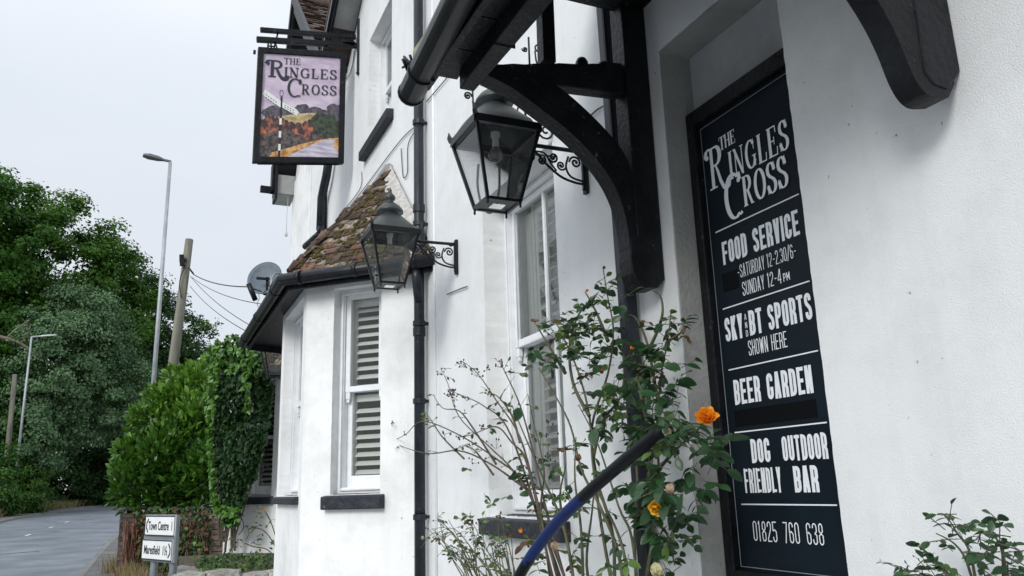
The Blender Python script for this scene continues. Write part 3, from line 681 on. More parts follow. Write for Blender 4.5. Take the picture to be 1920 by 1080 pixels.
def disc(mb, x, y, r_, f, d, ry=None):
    ry = ry or r_; n = 14; mb.add([f(x + r_ * math.cos(6.2832 * i / n), y + ry * math.sin(6.2832 * i / n), d) for i in range(n)], [tuple(range(n))])
def serif_text(mb, f, k0=0):
    pass
class Serif:
    """high contrast display serif; all coordinates in a square unit grid scaled by sx, sy"""
    def __init__(s, mb, f, thick=.17, thin=.055): s.mb, s.f, s.k, s.T, s.t = mb, f, 0, thick, thin
    def st(s, P, x, y, sx, sy, mode='c', taper=False, w=None):
        Q = [(x + p[0] * sx, y + p[1] * sy) for p in P]; o_ = []; u = sx
        def wf(dx, dy, t):
            if w is not None: a = w
            elif mode == 'T': a = s.T
            elif mode == 't': a = s.t
            else: a = s.t + (s.T - s.t) * min(1, abs(dy) ** 1.5)
            if taper: a = a * (1 - .5 * abs(2 * t - 1) ** 3)
            return a * u
        stroke(o_, Q, wf)
        for l_, r_ in o_: ribbon(s.mb, l_, r_, s.f, s.k * .00006); s.k += 1
    def sf(s, cx, y0, x, y, sx, sy, w=.30): s.st([(cx - w / 2, y0), (cx + w / 2, y0)], x, y, sx, sy, w=.055)
    def dot(s, cx, cy, x, y, sx, sy, r_=.075): disc(s.mb, x + cx * sx, y + cy * sy, r_ * sx, s.f, s.k * .00006, r_ * sx); s.k += 1
    def ch(s, c, x, y, sx, sy):
        a = dict(x=x, y=y, sx=sx, sy=sy); S = lambda P, m='c', **k: s.st(P, x, y, sx, sy, m, **k); F_ = lambda cx, yy, w=.30: s.sf(cx, yy, x, y, sx, sy, w); T = s.T / 2
        if c == 'T': S([(.36, .03), (.36, .97)], 'T'); F_(.36, .025); S([(.0, .97), (.72, .97)], 't'); S([(.02, .98), (.0, .76)], w=.06); S([(.70, .98), (.72, .76)], w=.06); return .72
        if c == 'H': S([(.14, .03), (.14, .97)], 'T'); S([(.64, .03), (.64, .97)], 'T'); S([(.14, .5), (.64, .5)], 't'); [F_(q, yy) for q in (.14, .64) for yy in (.025, .975)]; return .80
        if c == 'E': S([(.14, .03), (.14, .97)], 'T'); S([(0, .975), (.60, .975)], 't'); S([(0, .025), (.64, .025)], 't'); S([(.14, .51), (.46, .51)], 't'); S([(.59, .98), (.60, .76)], w=.06); S([(.62, .02), (.65, .27)], w=.06); S([(.46, .38), (.46, .64)], w=.05); return .68
        if c == 'I': S([(.14, .03), (.14, .97)], 'T'); F_(.14, .025); F_(.14, .975); return .28
        if c == 'L': S([(.14, .03), (.14, .97)], 'T'); F_(.14, .975); S([(0, .025), (.58, .025)], 't'); S([(.56, .02), (.60, .28)], w=.06); return .62
        if c == 'N': S([(.13, .03), (.13, .97)], 't', w=.07); S([(.66, .0), (.66, .97)], 't', w=.07); S([(.10, .97), (.64, .03)], 'T', w=.17); F_(.13, .025, .26); F_(.66, .975, .26); F_(.07, .975, .2); return .80
        if c == 'O': S(arc(.38, .5, .31, .47, 90, 450, 28), taper=False); return .76
        if c == 'S':
            S([(.53, .72), (.50, .86)] + arc(.31, .76, .21, .21, 50, 180, 9) + [(.12, .66), (.22, .56), (.34, .50), (.46, .43), (.545, .32)] + arc(.31, .25, .235, .22, 0, -130, 10) + [(.10, .16), (.06, .28)], 'c')
            S([(.54, .98), (.54, .70)], w=.05); S([(.05, .02), (.05, .32)], w=.05); return .62
        if c == 'G': S(list(arc(.40, .5, .33, .47, 42, 330, 24))); S([(.645, .62), (.645, .98)], w=.05); S([(.66, .05), (.66, .42)], 'T', w=.14); F_(.64, .42, .30); return .80
        if c == 'R':
            S([(.14, .03), (.14, .97)], 'T'); F_(.14, .025); S([(0, .975), (.30, .975)] + arc(.32, .74, .22, .235, 90, -90, 10) + [(.14, .505)]); S([(.34, .50), (.44, .30), (.58, .04)], 'T', w=.16); F_(.62, .025, .22); return .74
        if c == 'C': S(arc(.42, .5, .34, .47, 42, 322, 24)); S([(.68, .64), (.68, .98)], w=.05); return .76
        return .3
    def line(s, text, x0, x1, y0, y1, gap=.10):
        W = {'T': .72, 'H': .80, 'E': .68, 'I': .28, 'L': .62, 'N': .80, 'O': .76, 'S': .62, 'G': .80, 'R': .74, 'C': .76, ' ': .3}
        tot = sum(W[c] for c in text) + gap * (len(text) - 1); sx = (x1 - x0) / tot; x = x0
        for c in text: s.ch(c, x, y0, sx, y1 - y0); x += (W[c] + gap) * sx
    def bigR(s, x, y, sx, sy):      # swash R with curl and long leg
        s.st([(.30, .03), (.30, .95)], x, y, sx, sy, 'T', w=.17); s.sf(.30, .02, x, y, sx, sy, .42)
        s.st([(.04, .80), (-.02, .86), (.02, .94), (.12, .985), (.30, .97), (.48, .97)] + arc(.52, .755, .24, .215, 90, -80, 10) + [(.42, .535), (.30, .52)], x, y, sx, sy)
        s.dot(.065, .80, x, y, sx, sy, .09)
        s.st([(.50, .52), (.60, .36), (.70, .12), (.84, -.06), (1.0, -.12), (1.14, -.08), (1.20, .0)], x, y, sx, sy, taper=True, w=.15)
        s.dot(1.16, .02, x, y, sx, sy, .075)
    def bigC(s, x, y, sx, sy):
        s.st([(.80, .80), (.78, .92)] + arc(.46, .52, .38, .46, 62, 300, 26) + [(.72, .09), (.80, .13)], x, y, sx, sy)
        s.dot(.76, .80, x, y, sx, sy, .09)

# ================================================================== the painted board
bdp = empty('painted_board', (.14, 2.1, 1.03), 'tall navy painted board in the doorway recess with white lettering and a phone number', 'sign board')
BY0, BY1, BZ0, BZ1 = 1.72, 2.452, 1.0, 2.775
q = MB(); q.box((.128, BY0, BZ0), (.149, BY1, BZ1)); q.build('panel', BOARD, bdp)
q = MB()
q.box((.098, 2.403, BZ0 - .01), (.149, 2.4505, BZ1 + .015)); q.box((.098, BY0, 2.725), (.149, 2.4025, BZ1 + .015)); q.box((.098, BY0, BZ0 - .01), (.149, 2.4025, 1.047))
q.build('frame', BLACKW, bdp, bevel=.006)
q = MB()
for a in ((2.396, 2.398, 1.055, 2.712), ): q.box((.1265, a[0], a[2]), (.1278, a[1], a[3]))
q.box((.1265, BY0, 2.7095), (.1278, 2.3958, 2.7115)); q.box((.1265, BY0, 1.0555), (.1278, 2.3958, 1.0575)); q.build('border_line', mat('grey_pinstripe', (.30, .33, .36), .6), bdp)
BX = .1268
fb_ = lambda s_, z, d: (BX - d, -s_, z)          # s = -Y runs along the reading direction
T_ = lambda y: -y
rl = MB()
for z in (2.27, 1.970, 1.7415, 1.5155, 1.2665): rl.box((BX - .0008, 1.921 if z > 1 else 0, z - .0022), (BX + .0008, 2.363, z + .0022))
build_each(rl, 'rule_line', PRINTW, bdp)
lt = MB(); se = Serif(lt, fb_, .20, .07)
se.line('THE', T_(2.292), T_(2.20), 2.575, 2.630, gap=.04)
se.bigR(T_(2.378), 2.440, .108, .170); se.line('INGLES', T_(2.248), T_(1.934), 2.440, 2.552, gap=.14)
se.bigC(T_(2.288), 2.278, .112, .185); se.line('ROSS', T_(2.185), T_(1.957), 2.312, 2.428, gap=.10)
lt.build('pub_name_lettering', PRINTW, bdp, fix=False)
for i, (tx, a, b, z0, z1, hv, gp, sp) in enumerate([
    ('FOOD SERVICE', 2.335, 1.935, 2.133, 2.222, .155, .075, .26),
    ('-SATURDAY 12-2.30/6-', 2.262, 1.962, 2.062, 2.112, .085, .10, .18), ('SUNDAY 12-4', 2.245, 2.045, 1.993, 2.045, .085, .10, .18),
    ('SKY', 2.362, 2.262, 1.845, 1.935, .16, .08, .2), ('BT', 2.228, 2.160, 1.845, 1.935, .16, .08, .2), ('SPORTS', 2.130, 1.925, 1.845, 1.935, .155, .075, .2),
    ('SHOWN HERE', 2.245, 2.050, 1.775, 1.830, .085, .10, .24),
    ('BEER GARDEN', 2.345, 1.958, 1.612, 1.702, .155, .075, .26),
    ('DOG', 2.285, 2.190, 1.405, 1.487, .155, .075, .2), ('OUTDOOR', 2.130, 1.930, 1.405, 1.487, .155, .075, .2),
    ('FRIENDLY', 2.335, 2.150, 1.305, 1.388, .155, .075, .2), ('BAR', 2.092, 1.984, 1.305, 1.388, .155, .075, .2),
    ('01825 760 638', 2.315, 1.990, 1.145, 1.212, .075, .13, .34)]):
    k = MB(); sans_text(k, tx, T_(a), T_(b), z0, z1, fb_, hv, gp, sp); k.build('lettering', PRINTW, bdp, fix=False)
k = MB(); sans_text(k, 'PM', T_(2.036), T_(2.005), 1.996, 2.024, fb_, .1, .10, .2)
for i, c in enumerate('AND'): sans_text(k, c, T_(2.250), T_(2.239), 1.906 - i * .030, 1.928 - i * .030, fb_, .09, .1, .2)
k.build('small_lettering', PRINTW, bdp, fix=False)
k = MB(); k.box((BX - .0005, 1.957, 1.535), (BX + .001, 2.355, 1.592)); k.box((BX - .0003, 2.262, 2.03), (BX + .001, 2.35, 2.10)); build_each(k, 'painted_out_line', PATCH, bdp)

# ================================================================== porch canopy
por = empty('porch_canopy', (0, 1.9, 2.1), 'black timber porch canopy on curved brackets over the doorway', 'porch')
def bracket(y0, th, dz, up_=True, near=False):
    sx_ = (lambda x: x) if near else (lambda x: x - .03 * min(1, max(0, -x / .09)))
    f0 = lambda x, z: (sx_(x), y0, z + dz); f1 = lambda x, z: (sx_(x), y0 + th, z + dz)
    p = MB(); post = [(-.002, 2.13), (-.002, 3.95 if up_ else 3.9), (-.088, 3.95 if up_ else 3.9), (-.088, 2.30), (-.118, 2.285), (-.124, 2.20), (-.118, 2.145), (-.098, 2.108), (-.068, 2.09), (-.03, 2.092)]
    if near: post = [(-.002, 2.13), (-.002, 3.95 - dz), (-.088, 3.95 - dz), (-.088, 2.45), (-.13, 2.33), (-.135, 2.10), (-.11, 2.075), (-.06, 2.07)]
    p.prism(post, f0, f1); p.build('bracket_post', BLACKW, por, bevel=.006)
    a = MB(); outer = catmull([(-.70, 2.868, 0), (-.60, 2.835, 0), (-.489, 2.772, 0), (-.38, 2.705, 0), (-.282, 2.627, 0), (-.20, 2.535, 0), (-.15, 2.44, 0), (-.126, 2.33, 0), (-.122, 2.25, 0)], 4)
    inner = catmull([(-.089, 2.30, 0), (-.089, 2.42, 0), (-.089, 2.545, 0), (-.115, 2.63, 0), (-.17, 2.70, 0), (-.25, 2.772, 0), (-.34, 2.84, 0), (-.42, 2.888, 0)], 4)
    if near:
        outer = catmull([(-.70, 2.80, 0), (-.55, 2.66, 0), (-.41, 2.48, 0), (-.31, 2.345, 0), (-.245, 2.255, 0), (-.205, 2.175, 0), (-.18, 2.10, 0), (-.155, 2.058, 0), (-.12, 2.04, 0), (-.06, 2.05, 0)], 4)
        inner = catmull([(-.03, 2.09, 0), (-.03, 2.3, 0), (-.089, 2.50, 0), (-.17, 2.63, 0), (-.30, 2.76, 0), (-.42, 2.85, 0)], 4)
    a.prism([(v.x, v.y) for v in outer] + [(v.x, v.y) for v in inner], lambda x, z: (sx_(x), y0 + .004, z + dz), lambda x, z: (sx_(x), y0 + th - .006, z + dz)); a.build('curved_brace', BLACKW, por, bevel=.005)
    b = MB(); top = [(-.09, 3.045)]; 
    for i in range(1, 14): top.append((-.09 - i * .05, 3.045 - i * .0102 + R(-.004, .004)))
    b.prism([(-.75, 2.862), (-.389, 2.889), (-.09, 2.909)] + top + [(-.75, 2.94)], lambda x, z: (sx_(x), y0 + .012, z + dz), lambda x, z: (sx_(x), y0 + th - .012, z + dz)); b.build('cross_beam', BLACKW, por, bevel=.005)
    s_ = MB(); s_.bar((-.455, y0 + th * .5, 2.99 + dz), (-.450, y0 + th * .5, 3.52 + dz), .055, .06, up=(0, 1, 0)); s_.build('strut', BLACKW, por, bevel=.004)
    r_ = MB(); r_.bar((-.9, y0 + th * .5, 2.94), (0, y0 + th * .5, 3.92), .06, .07); r_.build('rafter', BLACKW, por)
    k = MB()
    for x in (-.305, -.205): k.lathe([(.0, .03), (.018, .024), (.026, .008), (.026, -.01)], (x, y0 + .03, 3.012 + dz + (x + .3) * .02), 10)
    for z in (2.98, 2.90, 2.80, 2.72, 2.95): k.lathe([(.001, .008), (.008, .004), (.009, 0)], (-.09, y0 + .04, z + dz), 6)
    build_each(k, 'bolt', BLACKM, por)
bracket(2.53, .092, -.012); bracket(1.207, .078, .197, near=True)
fbm = MB(); fbm.hexa([(-.70, .7, 2.825), (-.815, .7, 2.825), (-.815, 2.612, 2.82), (-.755, 2.612, 2.82), (-.70, .7, 2.93), (-.815, .7, 2.93), (-.815, 2.612, 2.925), (-.755, 2.612, 2.925)])
fbm.build('front_beam', BLACKW, por, bevel=.006)
jn = MB(); jn.box((-.817, 2.262, 2.817), (-.738, 2.266, 2.90)); jn.build('scarf_joint', mat('gap_black', (.004, .004, .004), .9), por)
sb = MB()
for i in range(9):
    y = .7 + i * .22; sb.hexa([(-1.02 + i * .008, y, 2.895), (-.80, y, 2.895), (-.80, y + .214, 2.895), (-1.02 + i * .008, y + .214, 2.895), (-1.02 + i * .008, y, 2.91), (-.80, y, 2.91), (-.80, y + .214, 2.91), (-1.02 + i * .008, y + .214, 2.91)])
sb.build('soffit_board', BLACKW, por)
fs_ = MB(); fs_.box((-.935, .7, 2.84), (-.905, 2.70, 2.96)); fs_.build('fascia_board', BLACKW, por, bevel=.003)
rfp = MB(); rfp.hexa([(-.93, .7, 2.945), (0.0, .7, 3.96), (0.0, 2.74, 3.96), (-.93, 2.74, 2.945), (-.945, .7, 2.965), (0, .7, 4.0), (0, 2.74, 4.0), (-.945, 2.74, 2.965)]); rfp.build('canopy_roof', BLACKW, por)
clg = MB(); clg.box((-.62, .7, 3.31), (-.002, 2.6, 3.33)); clg.build('canopy_shade_ceiling', BLACKW, por)  # unseen boarding, added to darken the wall and recess below
gtr = MB(); ga_, gb2 = Vector((-.945, 2.80, 2.875)), Vector((-1.08, .7, 2.88)); gtr.tube([ga_, gb2], .052, 16); 
gtr.build('canopy_gutter', BLACKM, por)
gc = MB(); dG = (gb2 - ga_).normalized(); gc.tube([ga_ - dG * .012, ga_ + dG * .0], .055, 16); gc.tube([ga_ + dG * .16, ga_ + dG * .175], .056, 16)
for t in (.9, 1.6): gc.tube([ga_ + dG * t, ga_ + dG * (t + .02)], .056, 16)
gbk = MB(); gbk.bar(ga_ + dG * .17 + Vector((.04, 0, .03)), ga_ + dG * .17 + Vector((.03, 0, -.045)), .02, .05); gbk.build('gutter_bracket', BLACKM, por); build_each(gc, 'gutter_collar', BLACKM, por)
MOSSW = mat('mossy_weathered_batten', (0.07, 0.075, 0.03), 0.9, col2=(0.36, 0.35, 0.24), vscale=18, bump=.6, stretch=(1, .25, 1), ramp=(.4, .6))
bt = MB(); A_, B_ = onZ(779, 102, 3.03), onZ(852, -6, 3.03); bt.bar(A_, B_ + (B_ - A_) * 1.2, .022, .028); bt.build('mossy_batten', MOSSW, por)
rdn = MB(); m_ = A_.lerp(B_, .5); rdn.tube([m_, m_ + Vector((.16, .0, -.06))], .004, 5); rdn.tube([A_ + Vector((0, 0, -.01)), ga_ + dG * .05 + Vector((0, 0, .05))], .008, 5)
for i in range(10): rdn.tube([ga_ + dG * R(.05, .16) + Vector((R(-.04, .0), 0, .05)), ga_ + dG * R(.02, .12) + Vector((R(-.06, .0), 0, R(.06, .10)))], .006, 4)
rdn.build('batten_rod', BLACKM, por)

# ================================================================== wall lanterns
LROOF = mat('weathered_lantern_roof', (0.022, 0.027, 0.032), 0.42, col2=(0.045, 0.058, 0.05), vscale=7, bump=.3, bscale=50, bdist=.003)
BULBG = glass('bulb_glass', (.97, .93, .88), 0.10, 1.0)
def scroll(mb, c, r0, turns, a0, yz, th=.0055, sgn=1, tail=None):
    """spiral in the X-Z plane at y=yz"""
    P = []; n = int(turns * 12)
    for i in range(n + 1):
        t = i / n; a = a0 + sgn * t * turns * 2 * math.pi; r_ = r0 * (1 - .82 * t); P.append(Vector((c[0] + r_ * math.cos(a), yz, c[1] + r_ * math.sin(a))))
    if tail: P = [Vector((x, yz, z)) for x, z in tail] + P
    mb.tube(P, th, 6); mb.lathe([(.0, .009), (.009, 0), (0, -.009)], P[-1], 6)
def lantern(name, y, zt, label, xc=-.465, with_bracket=True):
    rt = empty(name, (0, y, zt - .45), label, 'wall lantern', 'black wall lanterns along the pub front')
    a, b, hgt = .150, .077, .325          # half widths top and bottom
    z1, z0 = zt, zt - hgt
    T = [Vector((xc + sx * a, y + sy * a, z1)) for sx, sy in ((-1, -1), (1, -1), (1, 1), (-1, 1))]
    B = [Vector((xc + sx * b, y + sy * b, z0)) for sx, sy in ((-1, -1), (1, -1), (1, 1), (-1, 1))]
    fr = MB()
    for i in range(4):
        j = (i + 1) % 4
        fr.bar(T[i], B[i], .013, .013, up=(1, 0, 0)); fr.bar(B[i], B[j], .014, .014); fr.bar(T[i] + Vector((0, 0, .004)), T[j] + Vector((0, 0, .004)), .024, .034)
        fr.tube([B[i], B[i] + Vector((0, 0, -.028))], .0055, 6)
        o_ = (T[i] - Vector((xc, y, z1))).normalized()
        k = T[i] + o_ * .006
        fr.prism([(-.008, 0), (.012, 0), (.020, .022), (.012, .052), (.002, .030), (-.008, .022)], lambda u, z, k=k, o_=o_: tuple(k + o_ * u + Vector((0, 0, z + .012)) + Vector((-o_.y, o_.x, 0)) * .005), lambda u, z, k=k, o_=o_: tuple(k + o_ * u + Vector((0, 0, z + .012)) - Vector((-o_.y, o_.x, 0)) * .005))
    fr.build('lantern_frame', BLACKM, rt)
    for i in range(4):
        j = (i + 1) % 4; g = MB(); c = Vector((xc, y, 0))
        P = [B[i], B[j], T[j], T[i]]; P = [p + (Vector((xc, y, p.z)) - p) * .03 for p in P]
        g.add(P, [(0, 1, 2, 3)]); g.build('lantern_pane', LGLASS, rt, fix=False)
    bs = MB(); n = 4; inner = [Vector((xc + sx * .03, y + sy * .03, z0 - .003)) for sx, sy in ((-1, -1), (1, -1), (1, 1), (-1, 1))]
    bs.add([p + Vector((0, 0, -.003)) for p in B] + inner, [(i, (i + 1) % 4, 4 + (i + 1) % 4, 4 + i) for i in range(4)]); bs.build('lantern_base', BLACKM, rt)
    bs = MB(); bs.add([p + Vector((0, 0, -.004)) for p in inner], [(0, 1, 2, 3)]); bs.build('base_pane', LGLASS, rt, fix=False)
    # swept roof: square to round
    rf = MB(); prof = [(.172, .018), (.150, .045), (.122, .078), (.098, .108), (.078, .132), (.066, .142)]; n = 24; vs = []
    for qi, (r_, z) in enumerate(prof):
        sq_ = 1 - qi / (len(prof) - 1)
        for k in range(n):
            an = 2 * math.pi * (k + .5) / n; c_, s_ = math.cos(an), math.sin(an); m_ = max(abs(c_), abs(s_)); rr = r_ * (1 + (1 / m_ - 1) * sq_) * (1 if sq_ < 1 else 1) * (.92 if qi == 0 else 1)
            vs.append((xc + rr * c_, y + rr * s_, z1 + z))
    rf.add(vs, [(i * n + k, i * n + (k + 1) % n, (i + 1) * n + (k + 1) % n, (i + 1) * n + k) for i in range(len(prof) - 1) for k in range(n)], True)
    rf.build('lantern_roof', LROOF, rt)
    cap = MB(); cap.lathe([(.066, .140), (.060, .150), (.060, .158), (.088, .163), (.086, .178), (.066, .205), (.044, .222), (.026, .232), (.022, .244), (.034, .254), (.037, .268), (.028, .285), (.015, .296), (.010, .308), (.014, .316), (.006, .328), (0, .345)], (xc, y, z1), 20); cap.build('chimney_cap', LROOF, rt)
    bl_ = MB(); bl_.lathe([(.0, -.125), (.020, -.12), (.031, -.10), (.033, -.082), (.024, -.06), (.014, -.05), (.014, -.04)], (xc, y, z1), 12); bl_.build('bulb', BULBG, rt)
    ho = MB(); ho.lathe([(.0155, -.055), (.0155, -.005), (.022, 0), (.022, .02)], (xc, y, z1), 10); ho.build('lamp_holder', mat('pale_lamp_holder', (.5, .5, .48), .5), rt)
    fl = MB(); fl.tube([(xc - .008, y, z1 - .06), (xc - .008, y, z1 - .105), (xc, y, z1 - .07), (xc + .008, y, z1 - .105), (xc + .008, y, z1 - .06)], .0016, 5); fl.build('filament', mat('copper_filament', (.35, .09, .04), .4, metal=.3), rt)
    if with_bracket:
        br_ = MB(); x1 = xc + a + .004; za = z1 - .012
        br_.tube([(x1 - .01, y, za), (0.0, y, za + .004)], .0105, 8)
        br_.lathe([(0, .013), (.014, .006), (.014, -.006), (0, -.013)], (x1 + .01, y, za), 8); br_.lathe([(.0, .017), (.016, .008), (.016, -.008), (0, -.017)], (-.045, y, za), 8)
        P = catmull([(x1 + .005, y, za - .012), (x1 + .05, y, za - .035), (x1 + .10, y, za - .085), (x1 + .17, y, za - .135), (x1 + .24, y, za - .155), (-.02, y, za - .158)], 5); br_.tube(P, .0065, 6)
        scroll(br_, (x1 + .02, za - .055), .028, 1.5, math.radians(100), y, .006)
        scroll(br_, (x1 + .075, za - .068), .022, 1.4, math.radians(60), y, .0055, -1)
        scroll(br_, (x1 + .135, za - .045), .026, 1.5, math.radians(200), y, .0055)
        scroll(br_, (x1 + .175, za - .080), .024, 1.4, math.radians(-30), y, .005, -1)
        scroll(br_, (-.060, za - .055), .032, 1.5, math.radians(180), y, .0055, -1)
        br_.tube(catmull([(x1 + .215, y, za - .03), (x1 + .20, y, za - .085), (x1 + .225, y, za - .13), (-.02, y, za - .145)], 4), .0055, 6)
        br_.tube(catmull([(x1 + .03, y, za - .028), (x1 + .09, y, za - .03), (x1 + .12, y, za - .075), (x1 + .15, y, za - .11)], 4), .0045, 6)
        br_.build('scroll_bracket', BLACKM, rt)
        wp = MB(); wp.box((-.020, y - .016, za - .205), (-.001, y + .016, za + .035)); wp.box((-.026, y - .010, za - .19), (-.018, y + .010, za + .02))
        for i in range(8): wp.lathe([(0, .008), (.009, 0), (0, -.008)], (-.022, y, za - .18 + i * .027), 6)
        wp.build('wall_plate', BLACKM, rt, bevel=.004)
    return rt
lantern('wall_lantern', 3.09, 2.885, 'large nearest black lantern hanging under the porch bracket, glass body and U shaped cable loop')
lantern('wall_lantern', 4.855, 2.945, 'middle black lantern with domed finial in front of the tiled bay roof')
lantern('wall_lantern', 9.50, 2.985, 'small farthest lantern under the bay eaves beside the ivy', xc=-.53)
# loose cable loop below the near lantern's holder
cl = MB(); cl.tube(catmull([(-.505, 3.20, 2.79), (-.508, 3.21, 2.69), (-.49, 3.21, 2.60), (-.455, 3.21, 2.565), (-.42, 3.21, 2.60), (-.40, 3.21, 2.70), (-.40, 3.205, 2.80)], 6), .006, 6)
co = cl.build('cable_loop', mat('grey_cable_loop', (.16, .18, .20), .5)); attach(co, [o for o in COL.objects if o.name == 'wall_lantern'][0])

# wrought iron hanging basket bracket on the wall behind the porch
hb = empty('basket_bracket', (0, 3.42, 2.9), 'slim scrolled iron basket bracket on white wall behind the near lantern', 'iron bracket')
k = MB(); yb = 3.42; k.tube([onY(886, 166, yb), onY(888, 214, yb)], .005, 6); k.tube([onY(991, 70, yb), onY(993, 122, yb)], .006, 6)
k.tube([onX(1003, 95, -.06), onX(1005, 112, -.05), onX(1010, 128, -.04)], .005, 5)
k.tube([onY(886, 190, yb), Vector((-.3, yb, 2.98)), Vector((-.004, yb, 2.99))], .006, 6)
k.build('bracket_arm', BLACKM, hb)
k = MB(); c = onY(877, 180, yb); scroll(k, (c.x, c.z), .022, 1.4, 0, yb, .005); c = onY(895, 207, yb); scroll(k, (c.x, c.z), .024, 1.4, math.pi, yb, .005)
c = onY(1024, 246, yb); scroll(k, (c.x, c.z), .05, 1.3, math.pi, yb, .006); c = onY(984, 92, yb); scroll(k, (c.x, c.z), .018, 1.2, math.pi, yb, .004); c = onY(1010, 92, yb); scroll(k, (c.x, c.z), .03, 1.3, 0, yb, .005)
k.tube([onY(972, 200, yb), onY(968, 214, yb)], .005, 5); k.tube([onY(984, 203, yb), onY(986, 220, yb)], .006, 5)
k.build('scrollwork', BLACKM, hb)

# ================================================================== hanging pub sign
ps = empty('hanging_pub_sign', (0, 7.95, 5.2), 'framed pictorial pub sign hanging from double black beams, country lane with fingerpost', 'pub sign')
YS = 7.95
def PS(u, v): return onY(u, v, YS)
c00, c10, c11, c01 = PS(478, 304), PS(646, 309), PS(647, 98), PS(479, 90)
W0 = (c10 - c00); 
x0, x1 = (c00.x + c01.x) / 2, (c10.x + c11.x) / 2; zb0, zb1, zt0, zt1 = c00.z, c10.z, c01.z, c11.z
zb, ztp = (zb0 + zb1) / 2, (zt0 + zt1) / 2
Wd, Hd = x1 - x0, ztp - zb
tiltz = (zb1 - zb0 + zt1 - zt0) / 2 / Wd            # the sign hangs very slightly out of level
def SP(s_, t, d=0): return (x0 + s_ * Wd, YS - d, zb + t * Hd + (s_ - .5) * Wd * tiltz)
k = MB()
def sbx(mb, s0, s1, t0, t1, d0, d1):
    mb.hexa([SP(s0, t0, d0), SP(s1, t0, d0), SP(s1, t0, d1), SP(s0, t0, d1), SP(s0, t1, d0), SP(s1, t1, d0), SP(s1, t1, d1), SP(s0, t1, d1)])
sbx(k, 0, .065, 0, 1, -.035, .022); sbx(k, .935, 1, 0, 1, -.035, .022); sbx(k, .065, .935, 0, .05, -.035, .022); sbx(k, .065, .935, .95, 1, -.035, .022)
k.build('sign_frame', BLACKW, ps, bevel=.006)
LIL = mat('lilac_painted_sky', (.44, .35, .49), .5, col2=(.66, .57, .66), vscale=5, detail=8, stretch=(1, 1, 1.8))
k = MB(); sbx(k, .065, .935, .05, .95, -.012, 0); k.build('painted_panel', LIL, ps)
def pp(s_, t): return (.065 + s_ * .87, .05 + t * .90)
def layer(name, poly, m, d):
    q_ = MB(); tri = tessellate_polygon([[Vector((p[0], p[1], 0)) for p in poly]]); q_.add([SP(*pp(*p), d) for p in poly], [tuple(t) for t in tri]); q_.build(name, m, ps, fix=False)
def bumpy(x0_, x1_, fy, n, amp, base):
    P = [(x0_ + (x1_ - x0_) * i / n, fy(i / n) + R(-amp, amp)) for i in range(n + 1)]
    return P + [(x1_, base), (x0_, base)]
PT = lambda nme, a, b, sc_, st=None, rp=(.4, .6): mat(nme, a, .5, col2=b, vscale=sc_, detail=5, stretch=st, ramp=rp)
P_TREE = PT('painted_far_trees', (.035, .03, .045), (.14, .12, .15), 22)
P_HILL = PT('painted_ochre_hill', (.30, .22, .09), (.55, .45, .26), 12, (1, 1, 3))
P_HEDG = PT('painted_autumn_hedge', (.04, .028, .032), (.55, .17, .09), 17, (1, 1, .6), (.46, .66))
P_DHED = PT('painted_dark_hedge', (.018, .018, .022), (.14, .11, .10), 20)
P_ROAD = PT('painted_lilac_lane', (.36, .33, .44), (.62, .58, .66), 10, (.5, 1, 3))
P_VERG = PT('painted_orange_verge', (.34, .13, .03), (.68, .42, .18), 24)
P_DTRE = PT('painted_green_tree', (.010, .018, .012), (.06, .08, .05), 24)
def blob(cx, cy, rx, ry, n=16, j=.18): return [(cx + rx * math.cos(6.283 * i / n) * (1 + R(-j, j)), cy + ry * math.sin(6.283 * i / n) * (1 + R(-j, j))) for i in range(n)]
clampp = lambda P: [(min(1, max(0, x)), min(1, max(0, y))) for x, y in P]
layer('painted_trees', clampp(blob(.16, .42, .14, .07)), P_TREE, .0010); layer('painted_trees', clampp(blob(.52, .47, .10, .05)), P_TREE, .0012); layer('painted_trees', clampp(blob(.68, .455, .11, .04)), P_TREE, .0014)
layer('painted_trees', bumpy(0.05, 1, lambda t: .45 + .02 * math.sin(t * 9), 26, .014, .34), P_TREE, .0016)
layer('painted_hill', [(0, .36), (.12, .375), (.3, .40), (.5, .425), (.66, .435), (.8, .43), (.9, .40), (.95, .28), (.3, .24), (0, .28)], P_HILL, .0018)
layer('painted_trees', clampp(blob(.93, .46, .10, .08)), P_TREE, .0020)
layer('painted_hedge', bumpy(0, .66, lambda t: .355 + .03 * math.sin(t * 7), 26, .016, .0), P_HEDG, .0022)
layer('painted_dark_hedge', [(.58, .30), (.84, .30), (.86, .17), (.58, .12)], P_DHED, .00215)
layer('painted_dark_tree', clampp(blob(.80, .34, .16, .10)), P_DTRE, .0024)
layer('painted_dark_hedge', bumpy(0, .84, lambda t: .20 + .05 * math.sin(t * 5), 26, .02, .0), P_DHED, .0026)
layer('painted_dark_hedge', bumpy(.78, 1, lambda t: .36, 10, .02, .19), P_DTRE, .0027)
layer('painted_verge', [(.12, 0), (.16, .045), (.36, .09), (.55, .135), (.74, .17), (.90, .19), (1, .195), (1, 0)], P_VERG, .0030)
layer('painted_lane', [(.34, 0), (.52, .075), (.66, .125), (.80, .165), (.95, .185), (.96, .17), (.93, .145), (.94, .10), (1, .06), (1, 0)], P_ROAD, .0032)
WHP = mat('painted_white', (.72, .74, .72), .5, var=.06, vscale=30)
for i in range(7):
    layer('painted_fingerpost', [(.232, .0 + i * .062), (.262, .0 + i * .062), (.262, .062 + i * .062), (.232, .062 + i * .062)], WHP if i % 2 else INK, .0034)
layer('painted_fingerpost', [(.235, .43), (.26, .43), (.26, .585), (.235, .585)], INK, .0034)
